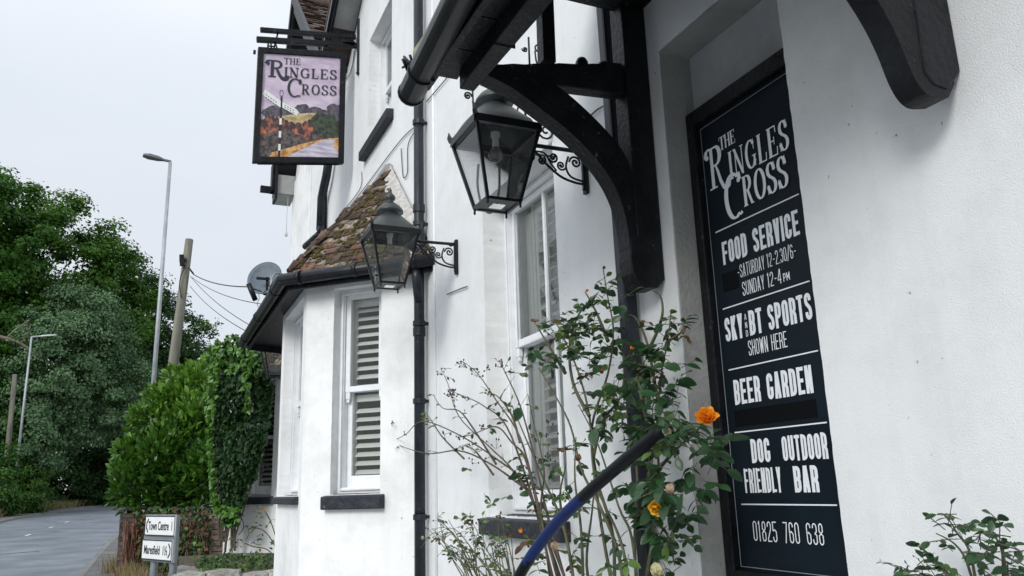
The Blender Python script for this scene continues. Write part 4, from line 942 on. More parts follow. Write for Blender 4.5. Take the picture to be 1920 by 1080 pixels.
layer('painted_finger', [(.0, .60), (.035, .645), (.24, .54), (.24, .475), (.06, .56)], WHP, .0036); layer('painted_finger', [(.262, .53), (.44, .465), (.475, .435), (.45, .40), (.262, .475)], WHP, .0036)
k = MB(); fS = lambda s_, t, d: SP(*pp(s_, t), .0038 + d)
for a in range(3):
    for x, y, n_, dx, dy in ((.05, .60 - a * .027, 5, .03, -.016), (.29, .505 - a * .02, 4, .034, -.0145)):
        if a < 2:
            for q_ in range(n_):
                xx, yy = x + q_ * dx, y + q_ * dy; ribbon(k, [(xx, yy), (xx + .018, yy - .009)], [(xx, yy - .008), (xx + .018, yy - .017)], fS, 0)
o_ = []; stroke(o_, arc(.245, .615, .022, .03, -80, 260, 14), lambda *a: .005)
for l_, r_ in o_: ribbon(k, l_, r_, fS, 0)
k.build('painted_finger_marks', INK, ps, fix=False)
lt = MB(); sg = Serif(lt, lambda s_, t, d: SP(*pp(s_, t), .0045 + d), .15, .05)
sg.line('THE', .262, .475, .905, .968, gap=.10); sg.bigR(.045, .772, .235, .165); sg.line('INGLES', .27, .955, .775, .872, gap=.16)
sg.bigC(.315, .575, .21, .19); sg.line('ROSS', .50, .955, .612, .712, gap=.16)
lt.build('pub_name_lettering', INK, ps, fix=False)
k = MB()
k.bar(PS(481, 74), PS(672, 86), .05, .055); k.bar(PS(488, 56), PS(667, 70), .045, .048); k.bar(PS(640, 78), PS(665, 84), .05, .06)
build_each(k, 'support_beam', BLACKW, ps, bevel=.005)
k = MB()
for u, v, u2, v2 in ((521, 62, 514, 90), (516, 80, 520, 92), (614, 72, 609, 97), (612, 84, 618, 98), (503, 82, 502, 90), (508, 82, 509, 91)): k.tube([PS(u, v), PS(u2, v2)], .009, 6)
k.bar(PS(501, 86), PS(513, 87), .012, .012); k.box(tuple(PS(475, 99)), tuple(PS(480, 94) + Vector((0, .03, 0)))); k.build('hanger_iron', BLACKM, ps)
k = MB(); k.bar(onX(672, 36, -.012), onX(671, 137, -.012), .02, .045, up=(0, 1, 0)); k.lathe([(0, .03), (.025, 0), (0, -.04)], onX(671, 137, -.015), 6); k.build('wall_plate', PIPE, ps, bevel=.003)

# ================================================================== handrail
BLUEP = mat('chipped_blue_over_black_paint', (.003, .0035, .006), .42, spec=.25, col2=(.006, .020, .10), vscale=9, detail=7, ramp=(.50, .53), bump=.3, bscale=50, bdist=.002, seed=3.1)
_t = BLUEP.node_tree; _rp = [n for n in _t.nodes if n.type == 'VALTORGB'][0]; _nn = [n for n in _t.nodes if n.type == 'TEX_NOISE'][0]      # the blue coat survives on the middle stretch of the rail
_tc = _t.nodes.new('ShaderNodeTexCoord'); _sp = _t.nodes.new('ShaderNodeSeparateXYZ'); _t.links.new(_tc.outputs['Object'], _sp.inputs[0])
_d = _t.nodes.new('ShaderNodeMath'); _d.operation = 'SUBTRACT'; _d.inputs[1].default_value = 1.20; _t.links.new(_sp.outputs['Z'], _d.inputs[0])
_a = _t.nodes.new('ShaderNodeMath'); _a.operation = 'ABSOLUTE'; _t.links.new(_d.outputs[0], _a.inputs[0])
_s = _t.nodes.new('ShaderNodeMath'); _s.operation = 'MULTIPLY_ADD'; _s.inputs[1].default_value = -2.6; _s.inputs[2].default_value = .27; _t.links.new(_a.outputs[0], _s.inputs[0])
_f = _t.nodes.new('ShaderNodeMath'); _f.operation = 'ADD'; _t.links.new(_s.outputs[0], _f.inputs[0]); _t.links.new(_nn.outputs['Fac'], _f.inputs[1]); _t.links.new(_f.outputs[0], _rp.inputs[0])
hr = empty('handrail', (-.6, 2.8, 0), 'curved tubular handrail in worn blue and black paint beside the roses', 'handrail')
pts = catmull([onX(u, v, x) for u, v, x in ((1247, 803, -.38), (1200, 840, -.40), (1150, 882, -.41), (1100, 926, -.43), (1050, 974, -.45), (1015, 1016, -.46), (990, 1052, -.48), (970, 1088, -.50), (955, 1130, -.52))], 4)
last = pts[-1]; pts += catmull([last, last + Vector((-.03, .03, -.16)), last + Vector((-.035, .035, -.45)), Vector((last.x - .035, last.y + .035, -.05))], 5)[1:]
p0_ = Vector((-.03, 2.62, 1.51)); pts = catmull([p0_, Vector((-.2, 2.40, 1.515)), Vector((-.34, 2.16, 1.512))], 4) + pts
k = MB(); k.tube(pts, .021, 16); k.build('rail', BLUEP, hr)
k = MB(); k.lathe([(.0, -.004), (.045, -.004), (.045, .004), (0, .004)], (0, 0, 0), 14); k.v = [(-.005 + z_, p0_.y + .01 + x_, p0_.z + y_) for x_, y_, z_ in k.v]; k.build('wall_flange', BLACKM, hr)

# ================================================================== satellite dish
dsh = empty('satellite_dish', (0, 9.9, 3.7), 'grey mesh satellite dish with arm and feed on the wall past the bay roof', 'satellite dish')
dc = onY(496, 521, 9.5); dn = Vector((-.42, -.80, .30)).normalized(); du_ = dn.cross(Vector((0, 0, 1))).normalized(); dv_ = du_.cross(dn)
k = MB(); n = 28; vs = [dc + dn * -.05]; 
for r_ in (.3, .6, .85, 1.0):
    for i in range(n): a = 6.2832 * i / n; vs.append(dc + du_ * .205 * r_ * math.cos(a) + dv_ * .225 * r_ * math.sin(a) - dn * .05 * (1 - r_ * r_))
fs = [(0, 1 + i, 1 + (i + 1) % n) for i in range(n)] + [(1 + q_ * n + i, 1 + q_ * n + (i + 1) % n, 1 + (q_ + 1) * n + (i + 1) % n, 1 + (q_ + 1) * n + i) for q_ in range(3) for i in range(n)]
k.add(vs, fs, True); o = k.build('dish', mat('slate_blue_dish', (.10, .135, .17), .55, var=.15, vscale=20), dsh); md = o.modifiers.new('thickness', 'SOLIDIFY'); md.thickness = .006
k = MB(); fe = onY(473, 541, 9.22); k.tube([dc - dv_ * .2 + dn * .02, fe], .008, 6); k.tube([onY(466, 532, 9.22), onY(479, 563, 9.22)], .03, 10); k.build('feed_horn', BLACKM, dsh)
k = MB(); k.box(tuple(onY(481, 519, 9.42)), tuple(onY(505, 526, 9.44))); k.bar(onY(501, 520, 9.45), onY(501, 552, 9.45), .03, .03, up=(0, 1, 0)); k.bar(onY(494, 549, 9.45), onY(503, 552, 9.45), .04, .04)
k.build('backing_bracket', BLACKM, dsh)
k = MB(); k.tube([onY(509, 515, 9.42), onY(507, 548, 9.42)], .011, 6); k.tube(catmull([onY(530, 514, 9.4), onY(518, 512, 9.4), onY(511, 519, 9.4), onY(510, 528, 9.4), onY(506, 536, 9.4)], 4), .009, 6)
k.tube([onY(505, 540, 9.42), Vector((-.1, 9.9, 3.75)), Vector((0, 9.9, 3.75))], .018, 8); k.tube(catmull([onY(484, 548, 9.3), onY(486, 560, 9.3), onY(482, 570, 9.3), onY(488, 580, 9.3)], 4), .004, 5)
k.build('mast_arm', mat('galvanised_steel', (.32, .35, .37), .45, metal=.6, var=.1), dsh)

# ================================================================== foliage helpers
rng = np.random.default_rng(11)
def leaf_shape(L_, W_, prof, fold=.25, curl=.12):
    n = len(prof); v = []; f = []
    for i, p in enumerate(prof):
        t = i / (n - 1); y = t * L_; zc = -curl * L_ * t * t
        v += [(0, y, zc), (-W_ * p / 2, y + .02 * L_, zc + fold * W_ * p / 2), (W_ * p / 2, y + .02 * L_, zc + fold * W_ * p / 2)]
    for i in range(n - 1):
        a, b = 3 * i, 3 * i + 3
        f += [(a, a + 1, b + 1, b), (a, b, b + 2, a + 2)]
    return np.array(v), f
ROSE_P = [0.0, .50, .46, .80, .74, .98, .90, 1.0, .88, .92, .74, .70, .46, .36, .0]; LAUR_P = [.05, .55, .95, 1, .85, .5, 0]; IVY_P = [.35, 1.0, .95, .55, .35, 0]
def leaf_mesh(name, shp, m):
    me = bpy.data.meshes.new(name); me.from_pydata([tuple(p) for p in shp[0]], [], shp[1]); me.materials.append(m)
    me.polygons.foreach_set('use_smooth', [True] * len(me.polygons)); return me
def rot_batch(n, dirs, ups_rand=True):
    """orientation frames whose Y follows dirs"""
    d = dirs / np.linalg.norm(dirs, axis=1, keepdims=True); r_ = rng.normal(size=(n, 3)); r_[:, 2] = np.abs(r_[:, 2]) + .8
    z = r_ - d * (r_ * d).sum(1, keepdims=True); z /= np.linalg.norm(z, axis=1, keepdims=True); x = np.cross(d, z)
    return np.stack([x, d, z], axis=2)
def merge_leaves(name, shp, Rm, pos, scl, mats, parent, midx=None):
    V, Fc = shp; n = len(pos); k = len(V)
    vs = np.einsum('nij,kj->nki', Rm, V) * scl[:, None, None] + pos[:, None, :]
    fa = np.array(Fc); allf = (fa[None] + (np.arange(n) * k)[:, None, None]).reshape(-1, 4)
    me = bpy.data.meshes.new(name); me.vertices.add(n * k); me.vertices.foreach_set('co', vs.reshape(-1).astype(np.float32))
    nf = len(allf); me.loops.add(nf * 4); me.loops.foreach_set('vertex_index', allf.reshape(-1).astype(np.int32))
    me.polygons.add(nf); me.polygons.foreach_set('loop_start', (np.arange(nf) * 4).astype(np.int32)); me.polygons.foreach_set('loop_total', np.full(nf, 4, np.int32))
    for q in mats: me.materials.append(q)
    if midx is not None: me.polygons.foreach_set('material_index', np.repeat(midx, len(Fc)).astype(np.int32))
    me.update(calc_edges=True); me.validate()
    o = link(name, me, parent); return o
def leaf_objs(meshes, Rm, pos, scl, parent, idx=None, name='leaf'):
    for i in range(len(pos)):
        M_ = Matrix([list(Rm[i][0]) + [0], list(Rm[i][1]) + [0], list(Rm[i][2]) + [0], [0, 0, 0, 1]])
        link(name, meshes[int(idx[i]) if idx is not None else 0], parent, Matrix.Translation(Vector(pos[i])) @ M_ @ Matrix.Scale(float(scl[i]), 4))
def in_poly(u, v, P):
    c = False; n = len(P)
    for i in range(n):
        a, b = P[i], P[i - 1]
        if (a[1] > v) != (b[1] > v) and u < (b[0] - a[0]) * (v - a[1]) / (b[1] - a[1] + 1e-9) + a[0]: c = not c
    return c
def poly_samples(P, n):
    us, vs_ = [p[0] for p in P], [p[1] for p in P]; o_ = []
    while len(o_) < n:
        u, v = R(min(us), max(us)), R(min(vs_), max(vs_))
        if in_poly(u, v, P): o_.append((u, v))
    return o_
LM = lambda nme, a, b, **k: mat(nme, a, k.pop('rough', .42), col2=b, vscale=k.pop('vs', 9), trans=k.pop('trans', .22), spec=k.pop('spec', .5), objvar=k.pop('ov', .25), **k)
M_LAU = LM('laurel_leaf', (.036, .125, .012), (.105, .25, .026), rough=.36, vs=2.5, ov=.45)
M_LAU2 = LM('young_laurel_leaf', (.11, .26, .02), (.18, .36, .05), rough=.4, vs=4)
M_IVY = LM('dark_ivy_leaf', (.010, .036, .010), (.028, .072, .020), spec=.3, rough=.45, vs=3, trans=.12)
M_IVY2 = LM('fresh_climber_leaf', (.06, .16, .02), (.12, .26, .045), rough=.4, vs=4)
M_ROS = LM('rose_leaf', (.014, .05, .018), (.035, .095, .030), rough=.38, vs=12, trans=.18)
M_ROS2 = LM('yellow_green_rose_leaf', (.06, .13, .03), (.13, .21, .05), rough=.42, vs=12)
M_DEADL = LM('withered_leaf', (.07, .04, .02), (.18, .10, .05), rough=.8, vs=20)
M_CANE = mat('green_rose_cane', (.05, .065, .025), .6, col2=(.12, .11, .06), vscale=22)
M_CANE2 = mat('brown_woody_stem', (.045, .035, .025), .8, col2=(.12, .09, .065), vscale=22, bump=.5)
M_TWIG = mat('dry_red_brown_stem', (.10, .045, .032), .85, col2=(.24, .12, .085), vscale=8, bump=.5)
M_SEED = mat('dark_seed_head', (.03, .022, .025), .8)
M_BARK = mat('grey_brown_bark', (.06, .05, .04), .9, col2=(.16, .13, .10), vscale=6, bump=1, bscale=20, bdist=.03)
M_GRS = LM('green_grass_blade', (.05, .10, .02), (.12, .18, .05), rough=.6, vs=3)
M_DRY = LM('dry_grass_blade', (.24, .17, .08), (.42, .33, .19), rough=.8, vs=3)

# ================================================================== trees
LEAFQ = (np.array([(0, -.5, 0), (.36, 0, .10), (0, .5, -.05), (-.36, 0, .10)]), [(0, 1, 2, 3)])
def crown_mesh(name, blobs, nclump, per, lsize, crad, m, parent, flat=.6, seedv=0, droop=0.0):
    tot = sum(b[3] * b[4] for b in blobs); P = []; D = []
    for b in blobs:
        k = max(3, int(nclump * b[3] * b[4] / tot))
        d = rng.normal(size=(k, 3)); d /= np.linalg.norm(d, axis=1, keepdims=True)
        r_ = rng.uniform(.45, 1.06, size=(k, 1)) ** .6
        c = np.array(b[:3]) + d * r_ * np.array(b[3:6])
        cr_ = crad * rng.uniform(.55, 1.35, size=k)
        q = rng.normal(size=(k, per, 3)) * .48; ln = np.linalg.norm(q, axis=2, keepdims=True); q = np.where(ln > 1.15, q / ln * 1.15, q)
        q[..., 2] *= flat
        if droop: q[..., 2] -= droop * (q[..., 0] ** 2 + q[..., 1] ** 2)
        p = c[:, None, :] + q * cr_[:, None, None]
        nn = (d[:, None, :] * .6 + q * .6 + rng.normal(size=q.shape) * .55 + np.array([0, 0, .5]))
        P.append(p.reshape(-1, 3)); D.append(nn.reshape(-1, 3))
    P = np.concatenate(P); D = np.concatenate(D); n = len(P)
    z = D / np.linalg.norm(D, axis=1, keepdims=True); t = rng.normal(size=(n, 3)); 
    if droop: t[:, 2] -= 1.5
    y = t - z * (t * z).sum(1, keepdims=True); y /= np.linalg.norm(y, axis=1, keepdims=True); x = np.cross(y, z)
    Rm = np.stack([x, y, z], axis=2); scl = lsize * rng.uniform(.6, 1.4, n)
    return merge_leaves(name, LEAFQ, Rm, P, scl, [m], parent)
def limbs(name, base, top, blobs, r0, parent, m=None):
    k = MB(); base, top = Vector(base), Vector(top)
    trunk = catmull([base, base.lerp(top, .35) + Vector((R(-.3, .3), R(-.3, .3), 0)), base.lerp(top, .7) + Vector((R(-.4, .4), R(-.4, .4), 0)), top], 4)
    n = len(trunk); k.tube(trunk, [r0 * (1.25 if i == 0 else 1 - .75 * i / n) for i in range(n)], 9)
    for b in blobs:
        for q in range(2):
            s_ = trunk[int(n * R(.3, .9))]; e = Vector(b[:3]) + Vector((R(-1, 1) * b[3], R(-1, 1) * b[4], R(-.4, .7) * b[5])) * .8
            mid = s_.lerp(e, .5) + Vector((0, 0, R(-.1, .12) * (e - s_).length)); P = catmull([s_, mid, e], 4)
            k.tube(P, [r0 * .38 * (1 - .85 * i / len(P)) for i in range(len(P))], 6)
    return k.build(name, m or M_BARK, parent, fix=False)
T_OAK = LM('oak_foliage', (.023, .080, .012), (.066, .170, .022), spec=.2, rough=.6, vs=.6, trans=.3, ov=0)
T_OAK2 = LM('fresh_oak_foliage', (.030, .092, .010), (.078, .185, .022), spec=.2, rough=.6, vs=.6, trans=.3, ov=0)
T_WIL = LM('grey_green_willow_foliage', (.07, .145, .065), (.16, .27, .13), spec=.25, rough=.6, vs=.7, trans=.25, ov=0)
T_DRK = LM('deep_green_foliage', (.014, .045, .012), (.04, .10, .026), spec=.2, rough=.6, vs=.7, trans=.2, ov=0)
T_HDG = LM('hedgerow_foliage', (.028, .085, .014), (.075, .16, .03), spec=.2, rough=.6, vs=1.1, trans=.25, ov=0)
def tree(name, base, blobs, m, label, nclump=110, per=170, lsize=.28, crad=1.3, r0=.4, cat='tree', group=None, **kw):
    z0 = terrain(base[1]); rt = empty(name, (base[0], base[1], z0), label, cat, group)
    bz = sum(b[2] for b in blobs) / len(blobs); bx = sum(b[0] for b in blobs) / len(blobs); by = sum(b[1] for b in blobs) / len(blobs)
    limbs('trunk', (base[0], base[1], z0), (bx, by, bz + 1), blobs, r0, rt)
    crown_mesh('crown', blobs, nclump, per, lsize, crad, m, rt, **kw); return rt
tree('oak_tree', (-17, 60), [(-17, 60, 15.8, 6.8, 5.5, 7.6), (-12.6, 60, 17.6, 4.4, 4, 5.0), (-14.5, 59.5, 8.5, 6, 4, 5), (-11, 60, 12.5, 3, 3, 3.2)], T_OAK, 'tallest broad oak at the far left edge, dark green rounded crown', 280, 230, .25, 1.2, .5)
tree('oak_tree', (-11, 64), [(-9.6, 64, 17.6, 4.8, 4.5, 5.4), (-6.2, 65, 16.6, 3.4, 4, 4.9), (-9, 62, 10.5, 5.0, 4, 5), (-12, 64, 20.5, 3.5, 3.5, 3.6), (-3.8, 66, 13.2, 2.6, 3, 4.0)], T_OAK2, 'lighter green oak sloping down behind the leftmost oak, above the street lamp', 280, 230, .25, 1.2, .45)
tree('ash_tree', (-6, 76), [(-5.0, 76, 16.3, 4.2, 4, 6.2), (-1.7, 77, 14.4, 3.4, 4, 5.2), (-5, 74, 8, 5, 4, 5)], T_DRK, 'dark ash behind the willow where the road disappears', 250, 220, .26, 1.25, .4)
tree('ash_tree', (1.6, 84), [(-.6, 83, 13.4, 3.2, 3.5, 5.4), (1.9, 82, 12.2, 3.0, 3.5, 5.6), (4.6, 84, 9, 3.4, 3, 4.5), (0, 82, 5, 5, 3, 4)], T_HDG, 'open crowned tree behind the wooden telegraph pole', 150, 130, .26, 1.0, .35)
tree('willow_tree', (-8.8, 60), [(-7.4, 58.5, 9.8, 3.5, 3.2, 4.2), (-5.2, 60, 8.9, 2.9, 3, 3.9), (-6.4, 59, 13.0, 2.4, 2.4, 2.2), (-8.6, 58, 6.2, 3.0, 2.5, 3.5)], T_WIL, 'grey green willow with drooping soft crown in front of the oaks', 330, 260, .17, .85, .35, droop=.35)
tree('sycamore_tree', (-5, 82), [(-4, 81, 6.5, 5, 3, 6), (1.5, 82, 5.5, 5, 3, 5), (-8.5, 76, 6, 4, 3, 5)], T_DRK, 'very dark low tree closing the end of the road', 170, 160, .32, 1.4, .35)
tree('hawthorn_tree', (-12.4, 58), [(-12.2, 58.5, 5.0, 3.2, 2.2, 3.3), (-10.4, 58.5, 6.2, 2.4, 2, 2.4)], T_HDG, 'bushy hawthorn behind the foot of the far street lamp', 120, 150, .22, .8, .2)
for i, (x, y, r_, h, lb) in enumerate([(-9.6, 51.0, 1.2, 2.9, 'low rounded bush at the left edge of the frame beside the footway'), (-8.9, 52.6, .8, 2.9, 'second roadside bush from the left, below the wooden pole'), (-8.2, 56.8, 1.1, 2.7, 'third roadside bush from the left, below the grey street lamp'), (-9.6, 64, 1.8, 2.6, 'farthest roadside bush in the shade of the willow')]):
    tree('roadside_bush', (x, y), [(x, y, terrain(y) + h * .55, r_, r_, h * .75), (x - .7, y + .8, terrain(y) + h * .4, r_ * .8, r_, h * .5)], (T_HDG, T_OAK, T_HDG, T_DRK)[i], lb, 70, 160, .15, .55, .08, 'bush')
for i, (x, y, lb) in enumerate([(-7.5, 73, 'dark undergrowth bush where the road starts to bend'), (-4.2, 84, 'dark undergrowth bush in the middle of the tree tunnel'), (1, 94, 'dark undergrowth bush at the end of the road beside the laurel hedge'), (-12, 88, 'dark undergrowth bush deep among the shaded trunks on the left')]):
    tree('roadside_bush', (x, y), [(x, y, terrain(y) + 1.6, 3.2, 2.2, 2.4), (x + 3, y + 2, terrain(y) + 1.5, 3, 2, 2.2)], T_DRK, lb, 70, 150, .26, .8, .08, 'bush')
fw = []
for i in range(26): fw.append((-60 + i * 4.2, 118 + 6 * math.sin(i * 1.7), 4.5 + 1.5 * math.sin(i * 2.3), 4.5, 3, 5.5))
o = crown_mesh('far_wood', fw, 420, 90, .55, 1.9, T_DRK, None); o['kind'] = 'stuff'
# bare limb in front of the dark crowns
bl_t = [o for o in COL.objects if o.name == 'oak_tree'][0]
k = MB(); Yb = 55.5; P = catmull([onY(-60, 622, Yb), onY(0, 632, Yb), onY(40, 645, Yb), (onY(78, 671, Yb))], 5); k.tube(P, [.16 - .012 * i * .6 for i in range(len(P))], 6)
k.tube(catmull([onY(12, 634, Yb), onY(30, 618, Yb), onY(55, 600, Yb)], 4), .05, 5); k.tube(catmull([onY(38, 644, Yb), onY(52, 628, Yb), onY(58, 608, Yb)], 4), .04, 5)
k.build('bare_limb', mat('pale_bare_limb', (.16, .13, .10), .9, var=.2), bl_t)
# verge grass along the far kerb
def blades(name, P, n, h, mats, mix, spread, parent=None, w_=.012):
    P = [Vector(p) for p in P]; k = []; 
    pos = []; 
    for _ in range(n):
        i = random.randrange(len(P) - 1); c = P[i].lerp(P[i + 1], random.random()); c = c + Vector((R(-spread, spread), R(-spread, spread), 0)); pos.append(c)
    pos = np.array(pos); d = np.stack([rng.normal(0, .35, n), rng.normal(0, .35, n), np.ones(n)], 1)
    shp = (np.array([(-.5 * w_ / h, 0, 0), (.5 * w_ / h, 0, 0), (.3 * w_ / h, .6, .04), (-.3 * w_ / h, .6, .04), (0.02 * w_ / h, 1, .14), (-.02 * w_ / h, 1, .14)]), [(0, 1, 2, 3), (3, 2, 4, 5)])
    o = merge_leaves(name, shp, rot_batch(n, d), pos, h * rng.uniform(.5, 1.3, n), mats, parent, (rng.uniform(size=n) < mix).astype(int)); o['kind'] = 'stuff'; return o
LV_pts = [Vector((p.x, p.y, terrain(p.y))) for p in off(LK, -2.0)]
LV_pts = [p for p in LV_pts if 38 < p.y < 80]
blades('verge_grass', LV_pts, 9000, .55, [M_GRS, M_DRY], .55, 1.0, w_=.05)

# ================================================================== lamps, poles and wires
GALV = mat('galvanised_column', (.30, .33, .35), .5, col2=(.42, .45, .47), vscale=3, metal=.25)
def street_lamp(x, y, h, arm, label, rr=.062):
    z0 = terrain(y); rt = empty('street_lamp', (x, y, z0), label, 'street lamp', 'grey street lamps along the road')
    k = MB(); k.tube([(x, y, z0), (x, y, z0 + 1.4)], rr * 1.35, 12); k.tube([(x, y, z0 + 1.4), (x, y, z0 + h)], [rr, rr * .7], 12); k.build('column', GALV, rt)
    k = MB(); zt = z0 + h; a = Vector(arm); e = Vector((x, y, zt - .02)) + a
    k.tube([Vector((x, y, zt - .1)), Vector((x, y, zt + .02)), Vector((x, y, zt + .03)) + a * .35], rr * .62, 8)
    d = a.normalized(); s_ = d.cross(Vector((0, 0, 1))).normalized(); l_ = a.length
    b0 = Vector((x, y, zt)) + a * .3
    for i in range(1): 
        A = b0; prof = [(0, .05, .05), (.25, .10, .085), (.7, .13, .09), (1.0, .08, .05)]; vs = []
        for t, w_, hh in prof:
            c = A + d * t * l_ * .85 + Vector((0, 0, .02 + t * .03)); vs += [c + s_ * w_ - Vector((0, 0, hh * .3)), c + s_ * w_ * .7 + Vector((0, 0, hh * .7)), c - s_ * w_ * .7 + Vector((0, 0, hh * .7)), c - s_ * w_ - Vector((0, 0, hh * .3))]
        k.add(vs, [(4 * i_ + j, 4 * i_ + (j + 1) % 4, 4 * i_ + 4 + (j + 1) % 4, 4 * i_ + 4 + j) for i_ in range(3) for j in range(4)] + [(0, 1, 2, 3), (15, 14, 13, 12)])
    k.build('lamp_head', mat('dark_grey_lamp_head', (.10, .11, .115), .5) if h > 9.9 and y < 30 else GALV, rt); return rt
street_lamp(-1.785, 22, 9.95, (-.58, -.10, .0), 'tall near street lamp beside the telegraph pole')
_q = onY(38, 835, 54); _p = onY(58, 632, 54)
street_lamp(_q.x - .05, 54, _p.z - terrain(54), (1.15, -.3, .05), 'far street lamp in front of the dark trees on the left', .08)
WOODP = mat('weathered_pole_wood', (.075, .075, .058), .9, col2=(.20, .20, .16), vscale=5, bump=.8, bscale=20, stretch=(1, 1, .12))
tp = empty('telegraph_pole', (-1.63, 20, 0), 'weathered leaning wooden telegraph pole with overhead wires, beside the near street lamp', 'telegraph pole')
k = MB(); k.tube([(-1.63, 20, 0), (-1.414, 20, 4.06), (-1.238, 20, 7.36)], [.145, .118, .090], 12); k.build('pole', WOODP, tp)
k = MB(); c = Vector((-1.27, 19.86, 6.78)); k.bar(c + Vector((-.09, 0, -.12)), c + Vector((-.12, 0, .14)), .10, .10, up=(0, 1, 0)); k.bar(c + Vector((-.16, 0, .0)), c + Vector((.0, 0, .02)), .05, .06); k.tube([c + Vector((.05, .0, -.15)), c + Vector((.17, 0, -.3))], .02, 6)
k.tube(catmull([c + Vector((-.02, 0, -.1)), c + Vector((-.12, 0, -.5)), c + Vector((-.06, .0, -.9))], 4), .012, 5); k.build('pole_fitting', BLACKM, tp)
far = empty('telegraph_pole', (-9.2, 54.8, terrain(54.8)), 'thin distant wooden pole at far left among the bushes', 'telegraph pole')
k = MB(); a, b = onY(28, 702, 54.8), onY(14, 850, 54.8); d_ = (b - a).normalized(); k.tube([a, b + d_ * 4], [.13, .17], 8); k.build('pole', WOODP, far)
k = MB(); k.tube([a + Vector((-.25, 0, -.15)), a + Vector((.25, 0, -.12))], .05, 6); k.build('pole_fitting', BLACKM, far)
WIRE = mat('black_cable', (.03, .032, .035), .6)
for (a, b, lb) in (((362, 514), (466, 531), 'top thick overhead wire running from the telegraph pole towards the satellite dish'), ((360, 520), (470, 560), 'second thin overhead wire below the dish'), ((357, 518), (462, 600), 'third overhead wire sloping down to the eaves'), ((356, 536), (450, 610), 'lowest overhead wire sloping to the ivy')):
    A, B = onY(*a, 20), onY(b[0] + 34, b[1] + (b[1] - a[1]) * .30, 11.0); P = [A.lerp(B, t / 12) + Vector((0, 0, -.45 * t / 12 * (1 - t / 12))) for t in range(13)]
    k = MB(); k.tube(P, .011 if 'thick' in lb else .0065, 5); tag(k.build('overhead_wire', WIRE), lb, 'wire')

# ================================================================== direction sign
dsn = empty('direction_sign', (-1.62, 9.85, 0), 'two white direction plates on grey posts by the brick garden wall', 'road sign')
A0, B0 = onY(275, 965, 10.15), onY(332, 965, 9.45); ud = (B0 - A0); ud.z = 0; Ln = ud.length; ud.normalize(); nd = Vector((ud.y, -ud.x, 0))
if nd.dot(Vector((-1.8, 0, 0)) - A0) < 0: nd = -nd
WHS = mat('white_sign_sheet', (.78, .80, .80), .45, var=.04, vscale=6); SGREY = mat('grey_sign_back', (.17, .20, .22), .5, var=.15)
org = Vector((A0.x, A0.y, 0))
def SG(s_, z, d=0): return org + ud * s_ + nd * d + Vector((0, 0, z))
zt_ = A0.z - .01
def plate(z0, z1, s0, s1, direction):
    k = MB(); k.hexa([SG(s0, z0, 0), SG(s1, z0, 0), SG(s1, z0, .012), SG(s0, z0, .012), SG(s0, z1, 0), SG(s1, z1, 0), SG(s1, z1, .012), SG(s0, z1, .012)]); p = k.build('sign_plate', WHS, dsn)
    k = MB(); t = .012
    for a, b, c, d in ((s0, s1, z0, z0 + t), (s0, s1, z1 - t, z1), (s0, s0 + t, z0 + t, z1 - t), (s1 - t, s1, z0 + t, z1 - t)): k.hexa([SG(a, c, .0125), SG(b, c, .0125), SG(b, c, .0145), SG(a, c, .0145), SG(a, d, .0125), SG(b, d, .0125), SG(b, d, .0145), SG(a, d, .0145)])
    zc = (z0 + z1) / 2; hh = (z1 - z0) * .34; cx_ = s0 + .055 if direction < 0 else s1 - .055
    o_ = []; stroke(o_, [(cx_ - direction * .03, zc + hh), (cx_ + direction * .012, zc + hh * .35), (cx_ + direction * .012, zc - hh * .35), (cx_ - direction * .03, zc - hh)], lambda *a: .022)
    for l_, r_ in o_: ribbon(k, l_, r_, lambda x, y, d: tuple(SG(x, y, .0135)), 0)
    k.build('border_and_arrow', mat('black_sign_print', (.012, .012, .014), .5), p, fix=False); return p
def sign_text(txt, s0, s1, z0, h, parent):
    cu = bpy.data.curves.new('t', 'FONT'); cu.body = txt; cu.size = 1; cu.offset = .022; ob = bpy.data.objects.new('t', cu); COL.objects.link(ob)
    dg = bpy.context.evaluated_depsgraph_get(); dg.update(); me = bpy.data.meshes.new_from_object(ob.evaluated_get(dg)); bpy.data.objects.remove(ob)
    xs_ = [v.co.x for v in me.vertices]; w0, w1 = min(xs_), max(xs_); sc_ = (s1 - s0) / (w1 - w0)
    for v in me.vertices: v.co = SG(s0 + (v.co.x - w0) * sc_, z0 + v.co.y * h / .73, .0136)
    me.materials.clear(); me.materials.append(MATS['black_sign_print']); link('lettering', me, parent)
pl1 = plate(zt_ - .21, zt_, .01, Ln - .01, -1); sign_text('Town Centre  1', .10, Ln - .07, zt_ - .148, .092, pl1)
pl2 = plate(zt_ - .46, zt_ - .25, -.03, Ln - .04, 1); sign_text('Maresfield  1½', .03, Ln - .15, zt_ - .398, .092, pl2)
k = MB()
for a, b, c in ((-.04, Ln + .005, -.60), ): k.hexa([SG(-.03, zt_ - .475, -.015), SG(Ln, zt_ - .475, -.015), SG(Ln, zt_ - .475, -.002), SG(-.03, zt_ - .475, -.002), SG(-.03, zt_ + .012, -.015), SG(Ln, zt_ + .012, -.015), SG(Ln, zt_ + .012, -.002), SG(-.03, zt_ + .012, -.002)])
k.build('backing_board', SGREY, dsn)
for s_ in (.16, Ln - .13):
    k = MB(); c = SG(s_, 0, -.055); k.tube([c, c + Vector((0, 0, zt_))], .038, 12); k.build('post', SGREY, dsn)

